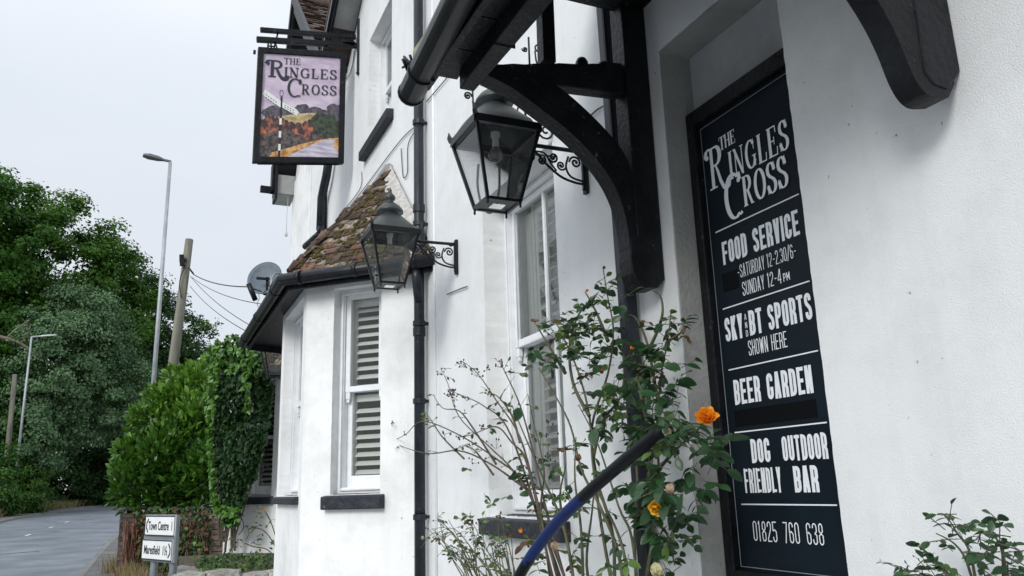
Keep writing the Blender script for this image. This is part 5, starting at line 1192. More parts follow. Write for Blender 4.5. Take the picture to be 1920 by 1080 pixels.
# ================================================================== garden wall with brick pier
BRK = mat('old_red_brick', (.075, .055, .048), .9, col2=(.17, .125, .105), vscale=8, bump=.8, bscale=60, objvar=.35)
MOR = mat('grey_mortar', (.16, .15, .13), .95, var=.2, vscale=20, bump=.6)
gw = empty('garden_wall', (-1.9, 15.5, 0), 'old red brick garden wall and end pier overgrown with dry stems and ivy', 'wall')
bk = MB(); bk.box((-.105, -.051, 0), (.105, .051, .065)); bme = bk.mesh('brick', BRK)
hk = MB(); hk.box((-.05, -.051, 0), (.05, .051, .065)); hme = hk.mesh('brick', BRK)
pa, pb2 = onY(226, 960, 15.5), onY(271, 960, 15.5); px0, px1 = pa.x, pb2.x; topz = pa.z + .02
k = MB(); k.box((px0 + .012, 15.515, -.05), (px1 - .012, 15.95, topz - .06)); k.build('mortar_core', MOR, gw)
nc_ = int((topz + .0) / .075)
for c_ in range(nc_):
    z = c_ * .075; w_ = px1 - px0
    if c_ % 2 == 0: xs_ = [px0 + .105, px1 - .105 + .01]
    else: xs_ = [px0 + .05, (px0 + px1) / 2 + .01, px1 - .05]
    for j, x in enumerate(xs_): link('brick', hme if (c_ % 2 and j != 1) else bme, gw, Matrix.Translation((x, 15.55 + R(-.006, .004), z)) @ Matrix.Rotation(R(-.02, .02), 4, 'Z'))
    for yy in ((15.66, 15.88) if c_ % 2 == 0 else (15.6, 15.8)): link('brick', bme, gw, Matrix.Translation((px0 + .051 + R(-.006, .004), yy, z)) @ Matrix.Rotation(math.pi / 2 + R(-.02, .02), 4, 'Z'))
k = MB(); k.box((px0 - .03, 15.47, topz - .0), (px1 + .03, 15.98, topz + .05)); k.build('coping', MOR, gw, bevel=.01)
w0_, w1_ = Vector((px1, 15.7, 0)), onY(404, 1000, 12.7); w1_.z = 0; wd_ = (w1_ - w0_); wl_ = wd_.length; wd_.normalize(); wn_ = Vector((wd_.y, -wd_.x, 0)); wn_ = wn_ if wn_.x < 0 else -wn_
zt2 = onY(404, 966, 12.7).z
k = MB(); k.obox(w0_ - wn_ * .012 + Vector((0, 0, -.05)), wd_ * wl_, -wn_ * .2, Vector((0, 0, zt2))); k.build('mortar_core', MOR, gw)
ang = math.atan2(wd_.y, wd_.x)
for c_ in range(int(zt2 / .075)):
    if c_ < 3: continue
    s_ = .11 if c_ % 2 else .0
    while s_ < wl_ - .1:
        p = w0_ + wd_ * (s_ + .105) - wn_ * (.045 + R(-.005, .005)) + Vector((0, 0, c_ * .075)); link('brick', bme, gw, Matrix.Translation(p) @ Matrix.Rotation(ang + R(-.02, .02), 4, 'Z')); s_ += .22
for c_ in range(int(zt2 / .075)):
    p = w1_ + Vector((.05, -.02, c_ * .075)); link('brick', bme, gw, Matrix.Translation(p) @ Matrix.Rotation(R(-.03, .03), 4, 'Z'))
# dry climber stems over pier and wall
def wallpt(u, v): return None
k = MB()
for _ in range(46):
    u = R(226, 272); v0_ = R(968, 1040); y_ = 15.44 - R(0, .07); P = [onY(u, v0_, y_)]
    for q in range(4): u += R(-5, 5); v0_ += R(14, 26); P.append(onY(u, v0_, y_ - R(0, .05)))
    k.tube(catmull(P, 2), R(.006, .015), 4, cap=False)
for _ in range(150):
    s_ = R(.1, wl_ + .05); z = zt2 * R(.55, 1.05); P = []
    for q in range(4): P.append(w0_ + wd_ * s_ + wn_ * (.04 + R(0, .10)) + Vector((0, 0, max(.0, z)))); s_ += R(-.06, .06); z -= R(.12, .25)
    k.tube(P, R(.006, .013), 4, cap=False)
o = k.build('dry_stems', M_TWIG, None, fix=False); tag(o, kind='stuff')
# withered and green leaves on the wall
SHI = leaf_shape(1, .9, IVY_P, .2, .15); SHL = leaf_shape(1, .44, LAUR_P, .22, .18); SHR = leaf_shape(1, .62, ROSE_P, .22, .22)
n = 1500; S_ = rng.uniform(.25, wl_ + .1, n); Z_ = zt2 * rng.uniform(.15, 1.12, n) ; O_ = rng.uniform(.05, .22, n)
pos = np.array([list(w0_ + wd_ * a + wn_ * c + Vector((0, 0, b))) for a, b, c in zip(S_, Z_, O_)]); mi = rng.choice([0, 1, 2], n, p=[.5, .15, .35])
o = merge_leaves('wall_ivy', SHI, rot_batch(n, np.stack([rng.normal(-.4, .5, n), rng.normal(-.5, .5, n), rng.normal(-.5, .5, n)], 1)), pos, rng.uniform(.05, .085, n), [M_IVY, M_IVY2, M_DEADL], None, mi); tag(o, kind='stuff')

# ================================================================== raised bed and low stone wall
SOIL = mat('bed_soil', (.05, .04, .03), .95, col2=(.11, .09, .06), vscale=8, bump=1, bscale=30, bdist=.02)
k = MB(); k.add([(-1.25, 9.45, .56), (.0, 9.3, .56), (.0, 12.2, .56), (-.7, 12.6, .56), (-1.3, 12.6, .56)], [(0, 1, 2, 3, 4)]); k.add([(-1.25, 9.45, .56), (-1.25, 9.45, 0), (-1.3, 12.6, 0), (-1.3, 12.6, .56)], [(0, 1, 2, 3)]); tag(k.build('soil', SOIL, fix=False), kind='structure')
STN = mat('pale_lichened_stone', (.20, .19, .17), .9, col2=(.44, .43, .39), vscale=9, bump=1, bscale=22, bdist=.03, objvar=.2)
sw = empty('stone_wall', (-.8, 9.2, 0), 'low rough pale stone retaining wall in front of the planted bed', 'wall')
def rock(sx, sy, sz):
    import bmesh
    bm = bmesh.new(); bmesh.ops.create_cube(bm, size=1); bmesh.ops.subdivide_edges(bm, edges=bm.edges[:], cuts=1, use_grid_fill=True)
    for v in bm.verts:
        d = v.co.length; v.co *= (.80 + .12 * (.87 - d)) if d > .8 else 1; v.co += Vector((R(-.05, .05), R(-.05, .05), R(-.05, .05))); v.co = Vector((v.co.x * sx, v.co.y * sy, v.co.z * sz))
    me = bpy.data.meshes.new('stone'); bm.to_mesh(me); bm.free(); me.materials.append(STN); return me
for row, z in enumerate((.10, .29, .47)):
    x = -1.36 - .05 * row
    while x < -.2:
        w_ = R(.20, .34); link('stone', rock(w_ + .04, .32, .23), sw, Matrix.Translation((x + w_ / 2, 9.18 + R(-.03, .03) - (x + 1.3) * .05, z + R(-.012, .012) + (.035 if row == 2 and x < -1.0 else 0)))); x += w_
for y_ in (9.45, 9.75, 10.05, 10.4): 
    for z in (.1, .29, .47): link('stone', rock(.3, .33, .22), sw, Matrix.Translation((-1.33 + R(-.02, .02), y_, z)))
n = 900; pos = np.stack([rng.uniform(-1.2, -.25, n), rng.uniform(9.3, 11.6, n), np.full(n, .57)], 1); pos[:, 2] += rng.uniform(0, .05, n)
o = merge_leaves('ground_cover', SHI, rot_batch(n, rng.normal(size=(n, 3)) + np.array([0, 0, .5])), pos, rng.uniform(.02, .05, n), [M_IVY2, M_ROS, M_GRS], None, rng.integers(0, 3, n)); tag(o, kind='stuff')
blades('dry_grass', [onZ(205, 1078, .1), onZ(240, 1076, .08), (-1.95, 14.6, .05), (-1.75, 13.2, .05), (-1.6, 12, .05)], 2200, .32, [M_DRY, M_GRS], .15, .16, w_=.010)
blades('wall_foot_grass', [(-1.5, 14.2, .02), (-1.2, 12.8, .02), (-1.1, 11.5, .02)], 900, .25, [M_GRS, M_DRY], .3, .2, w_=.012)

# ================================================================== laurel hedge
lh = empty('laurel_hedge', (-1.5, 16.3, 0), 'bright glossy laurel hedge swelling over the brick garden wall', 'hedge')
CH = [(258, 912, 42, 15.6), (276, 862, 40, 15.9), (292, 800, 38, 16.3), (308, 752, 26, 16.5), (340, 756, 36, 16.5), (352, 716, 26, 16.7), (385, 716, 38, 16.6), (398, 780, 52, 16.2), (345, 840, 60, 15.9), (318, 912, 50, 15.5), (385, 895, 58, 15.3), (425, 860, 50, 15.0), (290, 738, 14, 16.6), (325, 706, 14, 16.8), (240, 845, 20, 15.8), (232, 880, 18, 15.7), (258, 782, 16, 16.1), (408, 680, 22, 16.8), (300, 860, 40, 15.5), (360, 790, 38, 15.9)]
P = []; D = []
for (u, v, r_, y_) in CH:
    c = np.array(onY(u, v, y_)); rm_ = r_ * y_ * .99 / F; n = int(1250 * (r_ / 50) ** 2)
    d = rng.normal(size=(n, 3)); d /= np.linalg.norm(d, axis=1, keepdims=True); k_ = rng.uniform(.25, 1.0, size=(n, 1)) ** .45
    bump_ = 1 + .10 * np.sin(d[:, :1] * 9 + u) * np.cos(d[:, 2:3] * 8 + v) + rng.normal(0, .085, size=(n, 1))
    P.append(c + d * rm_ * k_ * bump_); D.append(d + np.array([0, 0, .75]) + rng.normal(size=(n, 3)) * .4)
P = np.concatenate(P); D = np.concatenate(D); keep = P[:, 2] > .95; P, D = P[keep], D[keep]; n = len(P)
sc_ = rng.uniform(.085, .165, n) * np.where(rng.uniform(size=n) < .12, 1.25, 1); Rm = rot_batch(n, D)
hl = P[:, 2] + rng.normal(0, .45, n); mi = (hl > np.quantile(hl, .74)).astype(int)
order = np.argsort(P[:, 1] - sc_ * 8); big = order[:300]; rest = order[300:]
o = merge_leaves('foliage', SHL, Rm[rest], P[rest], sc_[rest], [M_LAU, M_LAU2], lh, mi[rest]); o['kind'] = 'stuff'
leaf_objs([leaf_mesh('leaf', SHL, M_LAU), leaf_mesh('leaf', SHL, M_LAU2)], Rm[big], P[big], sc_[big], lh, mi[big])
k = MB()
for _ in range(26):
    a = Vector((R(-2.0, -1.0), 16.2 + R(-.2, .2), .1)); b = Vector(P[random.randrange(n)]); k.tube(catmull([a, a.lerp(b, .5) + Vector((R(-.1, .1), 0, .15)), b], 4), [.03, .03, .025, .025, .02, .02, .015, .012, .01][:9], 5)
k.build('branch', M_CANE2, lh, fix=False)

# ================================================================== ivy mass on the second bay
iv = empty('ivy', (-.7, 11.4, .5), 'thick dark ivy curtain hanging over the second bay window beside the laurel hedge', 'ivy')
IP = [(393, 652), (412, 640), (438, 628), (470, 632), (486, 652), (498, 690), (512, 725), (508, 775), (497, 840), (478, 895), (462, 925), (450, 980), (425, 985), (405, 950), (402, 880), (398, 800), (392, 720)]
S_ = poly_samples(IP, 5200); pos = []; 
for u, v in S_:
    bul = .32 * math.sin(min(1, max(0, (u - 385) / 135)) * math.pi) + .10 * math.sin(v * .045 + u * .03)
    pos.append(list(onD(u, v, 10.92 - bul * random.random() ** .35 - (.12 if v > 650 else 0))))
pos = np.array(pos); n = len(pos); D = np.stack([rng.normal(-.35, .4, n), rng.normal(-.35, .4, n), rng.normal(-.75, .35, n)], 1)
mi = np.zeros(n, int)
for i, (u, v) in enumerate(S_):
    edge = abs(u - (402 + 8 * math.sin(v * .021))) < 10 or (abs(u - 472 - 4 * math.sin(v * .05)) < 5 and v < 770) or (v < 700 and random.random() < .25) or (v > 945 and random.random() < .3)
    if edge and random.random() < .8: mi[i] = 1
sc_ = np.where(mi == 1, rng.uniform(.05, .09, n), rng.uniform(.05, .085, n)); pos[mi == 1] += np.array([-.05, -.07, 0]); Rm = rot_batch(n, D)
order = np.argsort(pos[:, 0] + pos[:, 1] - sc_ * 3); big, rest = order[:300], order[300:]
o = merge_leaves('foliage', SHI, Rm[rest], pos[rest], sc_[rest], [M_IVY, M_IVY2], iv, mi[rest]); o['kind'] = 'stuff'
leaf_objs([leaf_mesh('leaf', SHI, M_IVY), leaf_mesh('leaf', SHI, M_IVY2)], Rm[big], pos[big], sc_[big], iv, mi[big])
k = MB()
for _ in range(14):
    a = onD(R(410, 440), R(1000, 1050), 10.9); b = onD(R(405, 480), R(700, 900), 10.9); k.tube(catmull([a, a.lerp(b, .5) + Vector((R(-.05, .05), 0, 0)), b], 4), R(.008, .018), 5)
for (u, v) in ((440, 985), (455, 975), (462, 985)):
    k.tube(catmull([onD(u, v, 10.6), onD(u + R(0, 10), v + 14, 10.6), onD(u - R(0, 14), v + 28, 10.6)], 3), .006, 4)
k.build('stem', M_CANE2, iv, fix=False)

# ================================================================== roses
RL = [leaf_mesh('leaf', SHR, m_) for m_ in (M_ROS, M_ROS2, M_DEADL)]
PET = {}
def petal_mesh(m, cup=.35, w_=.9):
    key = (m.name, cup)
    if key in PET: return PET[key]
    v = []; f = []; nu, nv = 5, 5
    for i in range(nv):
        t = i / (nv - 1)
        for j in range(nu):
            s_ = j / (nu - 1) * 2 - 1; wv = w_ * .5 * math.sin(math.pi * min(1, .12 + t * .72)) ; v.append((s_ * wv, t * (1 - .12 * s_ * s_), cup * (s_ * s_ * .5 + t * t * .8) + .02 * math.sin(j * 2 + i)))
    for i in range(nv - 1):
        for j in range(nu - 1): a = i * nu + j; f.append((a, a + 1, a + nu + 1, a + nu))
    me = bpy.data.meshes.new('petal'); me.from_pydata(v, [], f); me.materials.append(m); me.polygons.foreach_set('use_smooth', [True] * len(f)); PET[key] = me; return me
def bloom(root, c, r_, m, face, rings=((5, 1, 15), (5, .9, 38), (5, .72, 60), (4, .5, 78)), label=None, jit=.1, name='rose_flower', cup=.35):
    c = Vector(c); q = Vector(face).normalized().to_track_quat('Z', 'Y').to_matrix().to_4x4(); base = petal_mesh(m, cup)
    k = MB(); a0 = R(0, 6)
    for n_, s_, el in rings:
        for i in range(n_):
            M_ = Matrix.Translation(c) @ q @ Matrix.Rotation(a0 + 6.2832 * i / n_ + R(-jit, jit) * 2, 4, 'Z') @ Matrix.Rotation(math.radians(el) + R(-jit, jit), 4, 'X') @ Matrix.Diagonal((r_ * s_ * (1 + R(-jit, jit)), r_ * s_ * (1 + R(-jit, jit)), r_ * s_, 1))
            k.add([M_ @ v.co for v in base.vertices], [tuple(p.vertices) for p in base.polygons], True)
        a0 += .55
    o = k.build(name, m, root, fix=False)
    if label: o['label'] = label
    return o
F_ORG = mat('orange_petal', (.80, .22, .008), .55, col2=(.95, .42, .02), vscale=22, trans=.25)
F_YEL = mat('yellow_petal', (.80, .45, .02), .55, col2=(.90, .60, .06), vscale=22, trans=.25)
F_BEI = mat('faded_cream_petal', (.46, .33, .20), .75, col2=(.70, .56, .42), vscale=26, trans=.15)
F_PAL = mat('pale_yellow_petal', (.62, .60, .34), .65, col2=(.80, .78, .55), vscale=16, trans=.2)
F_BRN = mat('withered_brown_petal', (.14, .075, .04), .85, col2=(.32, .19, .11), vscale=30)
BALL = ((6, 1, 62), (6, .95, 78), (5, .85, 92), (5, .7, 100))
def path(px, xa, xb): n = len(px) - 1; return catmull([onX(u, v, xa + (xb - xa) * i / n) for i, (u, v) in enumerate(px)], 5)
def cane(mb, px, xa, xb, r0, r1, thorn=None):
    r0, r1 = r0 * 1.3, r1 * 1.2
    P = path(px, xa, xb); n = len(P); mb.tube(P, [r0 + (r1 - r0) * i / (n - 1) for i in range(n)], 6)
    if thorn is not None:
        for _ in range(n): p = P[random.randrange(n)]; d = Vector((R(-1, 1), R(-1, 1), R(-.3, .6))).normalized(); thorn.tube([p, p + d * .007], [.002, .0003], 4, cap=False)
    return P
def leaf_cluster(acc, c, d, n_, size, mi, spread=1.0):
    """compound leaf: leaflets in pairs along a short stalk"""
    c = Vector(c); d = Vector(d).normalized(); s_ = d.cross(Vector((R(-.3, .3), R(-.3, .3), 1))).normalized(); L_ = size * 2.1
    acc['stalk'].append((c, c + d * L_ * .9))
    for i in range(n_):
        if i == n_ - 1: p, dd = c + d * L_ * .9, d
        else: sg_ = 1 if i % 2 else -1; t = .35 + .5 * (i // 2) / max(1, n_ // 2); p, dd = c + d * L_ * t, (d * .5 + s_ * sg_).normalized()
        dd = dd + Vector((R(-.25, .25), R(-.25, .25), R(-.5, .05)))
        acc['p'].append(list(p)); acc['d'].append(list(dd)); acc['s'].append(size * R(.75, 1.25)); acc['m'].append(mi)
def finish(root, acc, mx=300):
    pos, D, S2_, mi = np.array(acc['p']), np.array(acc['d']), np.array(acc['s']), np.array(acc['m']); n = len(pos); Rm = rot_batch(n, D)
    dist = np.linalg.norm(pos - CAM, axis=1) / S2_; order = np.argsort(dist); big, rest = order[:mx], order[mx:]
    leaf_objs(RL, Rm[big], pos[big], S2_[big], root, mi[big])
    if len(rest):
        o = merge_leaves('foliage', SHR, Rm[rest], pos[rest], S2_[rest], [M_ROS, M_ROS2, M_DEADL], root, mi[rest]); o['kind'] = 'stuff'
    if acc['stalk']:
        k = MB()
        for a, b in acc['stalk']: k.tube([a, b], .0012, 4, cap=False)
        k.build('leaf_stalk', M_CANE, root, fix=False)['kind'] = 'stuff'
A = lambda: dict(p=[], d=[], s=[], m=[], stalk=[])
def seeds(mb, c, n_, sp, r_=.0045):
    for _ in range(n_):
        p = Vector(c) + Vector((R(-sp, sp), R(-sp, sp), R(-sp, sp) * .8)); mb.lathe([(0, r_ * 1.4), (r_, .3 * r_), (r_ * .8, -r_), (0, -r_ * 1.3)], p, 6); mb.tube([p, Vector(c).lerp(p, .1) - Vector((0, 0, sp * .6))], .0008, 4, cap=False)

# -- right hand dense rose by the jamb
r1 = empty('rose_bush', (-.15, 2.5, .0), 'dense dark green rose with orange bloom between the blue handrail and doorway', 'rose bush')
st = MB(); th = MB(); ac = A()
C1 = [([(1195, 1150), (1190, 1000), (1195, 900), (1180, 820), (1120, 760)], -.10, -.12), ([(1200, 1150), (1225, 1000), (1235, 900), (1232, 800), (1240, 700), (1252, 640), (1258, 585)], -.12, -.14),
      ([(1200, 1150), (1185, 1010), (1160, 950), (1120, 830), (1085, 760)], -.2, -.28), ([(1235, 880), (1270, 840), (1300, 815), (1325, 785)], -.15, -.22), ([(1232, 860), (1205, 760), (1195, 700), (1186, 655)], -.2, -.24),
      ([(1215, 660), (1240, 600), (1240, 560), (1225, 545)], -.12, -.10), ([(1225, 980), (1250, 1000), (1265, 1060)], -.15, -.2), ([(1235, 760), (1215, 650), (1195, 600), (1180, 590)], -.1, -.08), ([(1252, 640), (1275, 625), (1288, 612)], -.14, -.14)]
for px, a, b in C1: cane(st, px, a, b, .0055, .0016, th)
for (reg, n_, xr) in (([(1150, 700), (1205, 668), (1262, 690), (1285, 735), (1270, 800), (1240, 815), (1180, 800), (1150, 760)], 46, (-.36, -.05)), ([(1200, 800), (1262, 780), (1315, 805), (1338, 850), (1325, 905), (1290, 930), (1240, 925), (1195, 900)], 50, (-.40, -.05)),
                      ([(1190, 900), (1262, 900), (1290, 960), (1255, 1010), (1205, 1010), (1180, 950)], 34, (-.30, -.05)), ([(1235, 600), (1280, 600), (1285, 700), (1240, 700)], 13, (-.16, -.08)), ([(1230, 1010), (1285, 1000), (1280, 1090), (1225, 1090)], 9, (-.2, -.1)), ([(1120, 740), (1170, 720), (1165, 800), (1110, 800)], 7, (-.25, -.1))):
    for u, v in poly_samples(reg, n_):
        c = onX(u, v, R(*xr)); leaf_cluster(ac, c, (R(-1, .3), R(-1, .6), R(-.6, .5)), random.choice((3, 5, 5)), R(.034, .056), random.choices((0, 1, 2), (30, 3, 1))[0])
for u, v in poly_samples([(1222, 780), (1285, 775), (1290, 840), (1235, 850)], 12): leaf_cluster(ac, onX(u, v, R(-.50, -.41)), (R(-.6, 1), -.5, R(-.6, .5)), 3, R(.028, .042), 0)
for u, v in ((1283, 610), (1275, 628), (1190, 600)): leaf_cluster(ac, onX(u, v, -.14), (R(-1, 1), -.4, -.2), 3, .028, 2)
st.build('cane', M_CANE, r1, fix=False); th.build('thorn', M_CANE2, r1, fix=False)['kind'] = 'stuff'; finish(r1, ac)
bloom(r1, onX(1325, 786, -.22), .039, F_ORG, (-.5, -.7, .5), ((7, 1, 12), (7, .92, 28), (6, .75, 45), (5, .5, 65)), 'open bright orange bloom')
bloom(r1, onX(1230, 950, -.42), .036, F_YEL, (-.6, -.6, -.2), ((5, 1, 35), (5, .85, 60), (4, .6, 80)), 'half open yellow bloom')
bloom(r1, onX(1256, 924, -.44), .027, F_BEI, (-.3, -.5, .8), BALL, 'faded cream bloom')
bloom(r1, onX(1250, 802, -.43), .026, F_BEI, (-.2, -.4, -.9), BALL, 'drooping withered bloom')
bloom(r1, onX(1232, 1080, -.42), .038, F_PAL, (-.3, -.4, .9), BALL, 'pale yellow bloom at the foot')
bloom(r1, onX(1186, 656, -.24), .016, F_ORG, (-.1, -.1, 1), BALL, 'small orange bud'); bloom(r1, onX(1260, 588, -.14), .015, M_ROS2, (0, 0, 1), BALL, 'green bud', name='rose_bud')
# -- middle rose with bare canes below and leafy head
r2 = empty('rose_bush', (-.2, 2.9, .0), 'open rose with tall bare canes and leafy head in front of the sash window', 'rose bush')
st = MB(); th = MB(); ac = A()
C2 = [([(1160, 1160), (1130, 1000), (1112, 870), (1105, 780), (1085, 700), (1060, 640), (1040, 600)], -.20, -.22), ([(1150, 1160), (1150, 1010), (1120, 900), (1110, 800), (1140, 700), (1150, 620), (1140, 560), (1131, 505)], -.18, -.20),
      ([(1175, 1160), (1160, 1040), (1125, 950), (1090, 880), (1070, 800), (1040, 740), (1010, 690)], -.25, -.24), ([(1112, 860), (1130, 790), (1165, 740), (1170, 660)], -.2, -.15), ([(1105, 780), (1075, 720), (1068, 650), (1085, 590), (1120, 550)], -.22, -.2),
      ([(1060, 700), (1030, 650), (1003, 605)], -.24, -.26), ([(1140, 640), (1120, 590), (1098, 548)], -.2, -.2), ([(1085, 1160), (1060, 1000), (1020, 900), (985, 820), (960, 760)], -.3, -.3), ([(1095, 1160), (1090, 1000), (1078, 900), (1080, 820)], -.25, -.25),
      ([(1190, 1160), (1168, 1030), (1140, 960), (1108, 900)], -.3, -.3), ([(1120, 1160), (1100, 1060), (1110, 960), (1118, 880)], -.2, -.2), ([(1060, 1000), (1050, 930), (1062, 870)], -.26, -.26)]
for px, a, b in C2: cane(st, px, a, b, .0062, .0018, th)
for (reg, n_, xr) in (([(1000, 650), (1050, 590), (1100, 600), (1150, 640), (1165, 690), (1110, 715), (1040, 715), (985, 700)], 60, (-.32, -.14)), ([(1110, 530), (1165, 540), (1170, 640), (1120, 640)], 20, (-.25, -.12)), ([(1065, 590), (1110, 560), (1120, 620), (1070, 640)], 8, (-.26, -.18)),
                      ([(1000, 990), (1090, 1000), (1100, 1090), (1000, 1090)], 18, (-.35, -.2)), ([(1000, 820), (1090, 840), (1090, 970), (1010, 960)], 24, (-.3, -.2)), ([(1130, 900), (1175, 900), (1185, 1060), (1120, 1080)], 12, (-.3, -.18)), ([(1110, 770), (1150, 760), (1150, 830), (1115, 830)], 4, (-.25, -.18)), ([(985, 880), (1010, 900), (1000, 960), (980, 940)], 4, (-.3, -.2))):
    for u, v in poly_samples(reg, n_):
        c = onX(u, v, R(*xr)); leaf_cluster(ac, c, (R(-1, .6), R(-1, .6), R(-.5, .6)), random.choice((3, 5, 5)), R(.024, .044), random.choices((0, 1, 2), (16, 10, 3))[0])
for u, v in ((965, 705), (990, 738), (1130, 770)): leaf_cluster(ac, onX(u, v, -.25), (-.5, -.4, -.5), 1, .06, 0)
st.build('cane', M_CANE, r2, fix=False); th.build('thorn', M_CANE2, r2, fix=False)['kind'] = 'stuff'; finish(r2, ac)
for (u, v, rr, m_, lb) in ((1083, 864, .026, F_BRN, None), (1040, 1030, .030, F_BEI, 'large faded cream bloom'), (1098, 546, .013, F_ORG, 'small orange bud'), (1131, 504, .012, M_ROS2, None), (1003, 604, .022, F_BRN, None), (1128, 700, .02, F_BRN, None)):
    bloom(r2, onX(u, v, -.5 if v > 1000 else -.30), rr, m_, (R(-.5, .5), -.4, R(.2, 1)), BALL if rr != .022 else ((7, 1, 10),), lb)
# -- left wispy plant, mostly seed heads
r3 = empty('rose_bush', (-.3, 3.6, .0), 'wispy spent plant with bare arching stems and dark seed heads crossing the downpipe', 'shrub')
st = MB(); sd = MB(); ac = A()
C3 = [([(1080, 1140), (1010, 960), (960, 880), (920, 840), (860, 780), (840, 720), (826, 690)], -.30, -.18), ([(1070, 1140), (990, 920), (930, 860), (850, 810), (790, 790), (760, 815), (735, 822), (715, 795)], -.30, -.12), ([(990, 920), (920, 870), (860, 845), (800, 850), (740, 830), (716, 800)], -.26, -.10),
      ([(1060, 1140), (1010, 950), (975, 820), (930, 750), (895, 700), (868, 678)], -.34, -.24), ([(1050, 1140), (1000, 940), (950, 800), (905, 760), (875, 745), (850, 735)], -.3, -.22), ([(1075, 1140), (1030, 980), (1000, 850), (975, 760), (948, 700), (938, 680)], -.34, -.3),
      ([(930, 870), (885, 800), (860, 770), (830, 765), (812, 740)], -.22, -.16), ([(1010, 960), (985, 860), (960, 830), (930, 800), (885, 815), (860, 820)], -.3, -.24), ([(870, 860), (830, 820), (810, 790), (795, 770)], -.2, -.14), ([(925, 890), (895, 850), (880, 838), (868, 835)], -.25, -.2),
      ([(1040, 1140), (1015, 960), (1020, 880), (1000, 790), (990, 740)], -.36, -.32), ([(975, 830), (960, 780), (935, 745), (915, 735)], -.3, -.27)]
for px, a, b in C3: cane(st, px, a, b, .0045, .0012)
for (u, v, n_, sp) in ((826, 695, 7, .03), (850, 736, 14, .028), (868, 682, 9, .03), (938, 682, 7, .03), (895, 700, 8, .03), (912, 690, 5, .02), (735, 795, 4, .03), (716, 790, 4, .03), (760, 812, 3, .015), (860, 820, 5, .02), (842, 738, 10, .03), (915, 735, 5, .02), (800, 850, 4, .02), (875, 748, 4, .02), (1025, 850, 8, .05), (1030, 800, 6, .05), (885, 862, 4, .03), (905, 800, 6, .02), (930, 830, 5, .05), (960, 770, 6, .04)): seeds(sd, onX(u, v, -.2), n_, sp)
for (u, v, mi, s_, n_) in ((935, 795, 1, .05, 3), (918, 800, 0, .04, 2), (880, 880, 1, .035, 3), (985, 700, 1, .04, 2), (908, 925, 0, .04, 2), (828, 690, 1, .02, 3), (880, 690, 1, .025, 3), (795, 770, 1, .025, 3), (900, 848, 1, .025, 3), (980, 855, 0, .03, 3), (1000, 830, 0, .03, 3), (950, 770, 1, .03, 3), (990, 870, 0, .035, 3), (875, 835, 1, .022, 3), (965, 880, 0, .03, 3), (945, 800, 0, .03, 3), (1010, 770, 1, .03, 3), (975, 925, 0, .04, 3), (1005, 900, 0, .04, 5), (960, 930, 0, .04, 3), (1020, 940, 0, .04, 5)):
    leaf_cluster(ac, onX(u, v, -.24), (R(-1, .4), R(-.8, .4), R(-.4, .8)), n_, s_, mi)
for px, a, b in C3:
    P = path(px, a, b)
    for _ in range(5):
        p = P[random.randrange(int(len(P) * .25), len(P))]; leaf_cluster(ac, p, (R(-1, .6), R(-1, .5), R(-.4, .8)), random.choice((2, 3, 3)), R(.014, .030), random.choices((0, 1), (2, 3))[0])
st.build('cane', M_CANE2, r3, fix=False); o = sd.build('seed_head', M_SEED, r3, fix=False); o['kind'] = 'stuff'; finish(r3, ac)
for (u, v, rr, m_) in ((975, 893, .022, F_BRN), (982, 700, .022, F_BRN), (973, 990, .02, F_BRN)): bloom(r3, onX(u, v, -.26), rr, m_, (R(-.5, .5), -.4, R(-1, .5)), BALL)
bloom(r3, onX(975, 992, -.27), .018, F_ORG, (0, -.5, -.6), BALL, 'drying orange bud')
# -- low leafy growth at the bottom left of the roses
r4 = empty('rose_bush', (-.25, 4.3, .0), 'low leafy rose growth below the window sill next to the downpipe', 'rose bush')
st = MB(); sd = MB(); ac = A()
for _ in range(34):
    u, v = R(880, 980), R(1090, 1130); du = R(-120, 20); px = [(u, v), (u + du * .3, v - R(30, 50)), (u + du * .7, v - R(60, 110)), (u + du, v - R(70, 150))]; x_ = R(-.3, -.1); P = cane(st, px, x_, x_ + R(-.05, .05), .003, .001)
    for q_ in range(3):
        p = P[random.randrange(4, len(P))]; leaf_cluster(ac, p, (R(-1, 1), R(-1, .5), R(-.4, .8)), random.choice((3, 3, 5)), R(.016, .030), random.choices((0, 1, 2), (5, 5, 3))[0])
    if random.random() < .4: seeds(sd, P[-1], 3, .02)
for (u, v) in ((865, 975), (880, 970), (930, 1010), (925, 950)): leaf_cluster(ac, onX(u, v, -.25), (-.4, -.5, .2), 3, .035, 1)
st.build('cane', M_CANE, r4, fix=False); sd.build('seed_head', M_SEED, r4, fix=False)['kind'] = 'stuff'; finish(r4, ac)
bloom(r4, onX(792, 1012, -.2), .022, F_BEI, (0, -.3, 1), BALL)
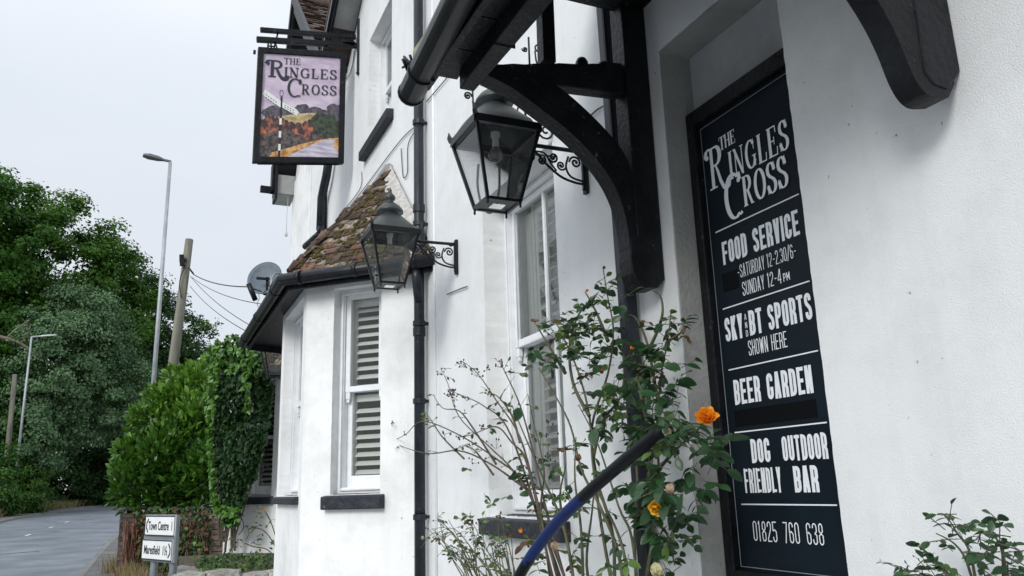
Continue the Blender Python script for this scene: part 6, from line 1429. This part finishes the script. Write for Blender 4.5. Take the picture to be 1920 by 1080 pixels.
# -- shrub in the bottom right corner, against the wall
r5 = empty('rose_bush', (-.15, 1.35, .2), 'round leaved green shrub against the rough white wall in the bottom right corner', 'shrub')
st = MB(); ac = A()
for px in ([(1840, 1160), (1820, 1040), (1795, 1000), (1780, 975)], [(1840, 1160), (1815, 1060), (1790, 1020), (1755, 1000)], [(1880, 1160), (1880, 1040), (1860, 1000), (1840, 975)], [(1900, 1160), (1885, 1060), (1880, 1020)], [(1790, 1160), (1775, 1080), (1740, 1050), (1720, 1060)], [(1780, 975), (1770, 965), (1758, 963)]): cane(st, px, -.10, -.12, .003, .001)
for (reg, n_, xr) in (([(1770, 985), (1800, 955), (1830, 975), (1845, 1000), (1800, 1015), (1765, 1010)], 9, (-.2, -.08)), ([(1730, 1050), (1790, 1030), (1850, 1010), (1900, 1040), (1900, 1100), (1730, 1100)], 34, (-.26, -.06)), ([(1860, 980), (1905, 985), (1935, 1040), (1935, 1100), (1880, 1060)], 16, (-.24, -.06)), ([(1695, 1070), (1730, 1060), (1760, 1100), (1690, 1110)], 8, (-.2, -.08))):
    for u, v in poly_samples(reg, n_):
        c = onX(u, v, R(*xr)); leaf_cluster(ac, c, (R(-1, .2), R(-1, .6), R(-.3, .7)), random.choice((3, 3, 5)), R(.020, .030), random.choices((0, 1), (8, 2))[0])
st.build('cane', M_CANE, r5, fix=False); finish(r5, ac)
# -- small rose by the bay corner
r6 = empty('rose_bush', (-.45, 9.7, .56), 'small rose with a few yellow blooms growing in the bed beside the bay', 'rose bush')
st = MB(); ac = A()
def py(px, y): return catmull([onY(u, v, y) for u, v in px], 4)
for px in ([(524, 1060), (518, 1030), (500, 1000), (480, 990), (470, 1000)], [(524, 1060), (520, 1020), (510, 985), (498, 960)], [(522, 1050), (500, 1030), (475, 1025), (458, 1018)], [(524, 1040), (522, 1000), (520, 960)]):
    P = py(px, 9.7); st.tube(P, .006, 5)
    for q_ in range(9): leaf_cluster(ac, P[random.randrange(4, len(P))] + Vector((R(-.08, .08), R(-.1, .1), R(-.06, .06))), (R(-1, 1), R(-1, .5), R(-.3, .8)), 3, R(.03, .05), random.choices((0, 1), (4, 3))[0])
st.build('cane', M_CANE2, r6, fix=False); finish(r6, ac)
for u, v in ((497, 958), (522, 962), (488, 1032)): bloom(r6, onY(u, v, 9.62), .035, F_YEL, (-.3, -.8, .3), BALL)
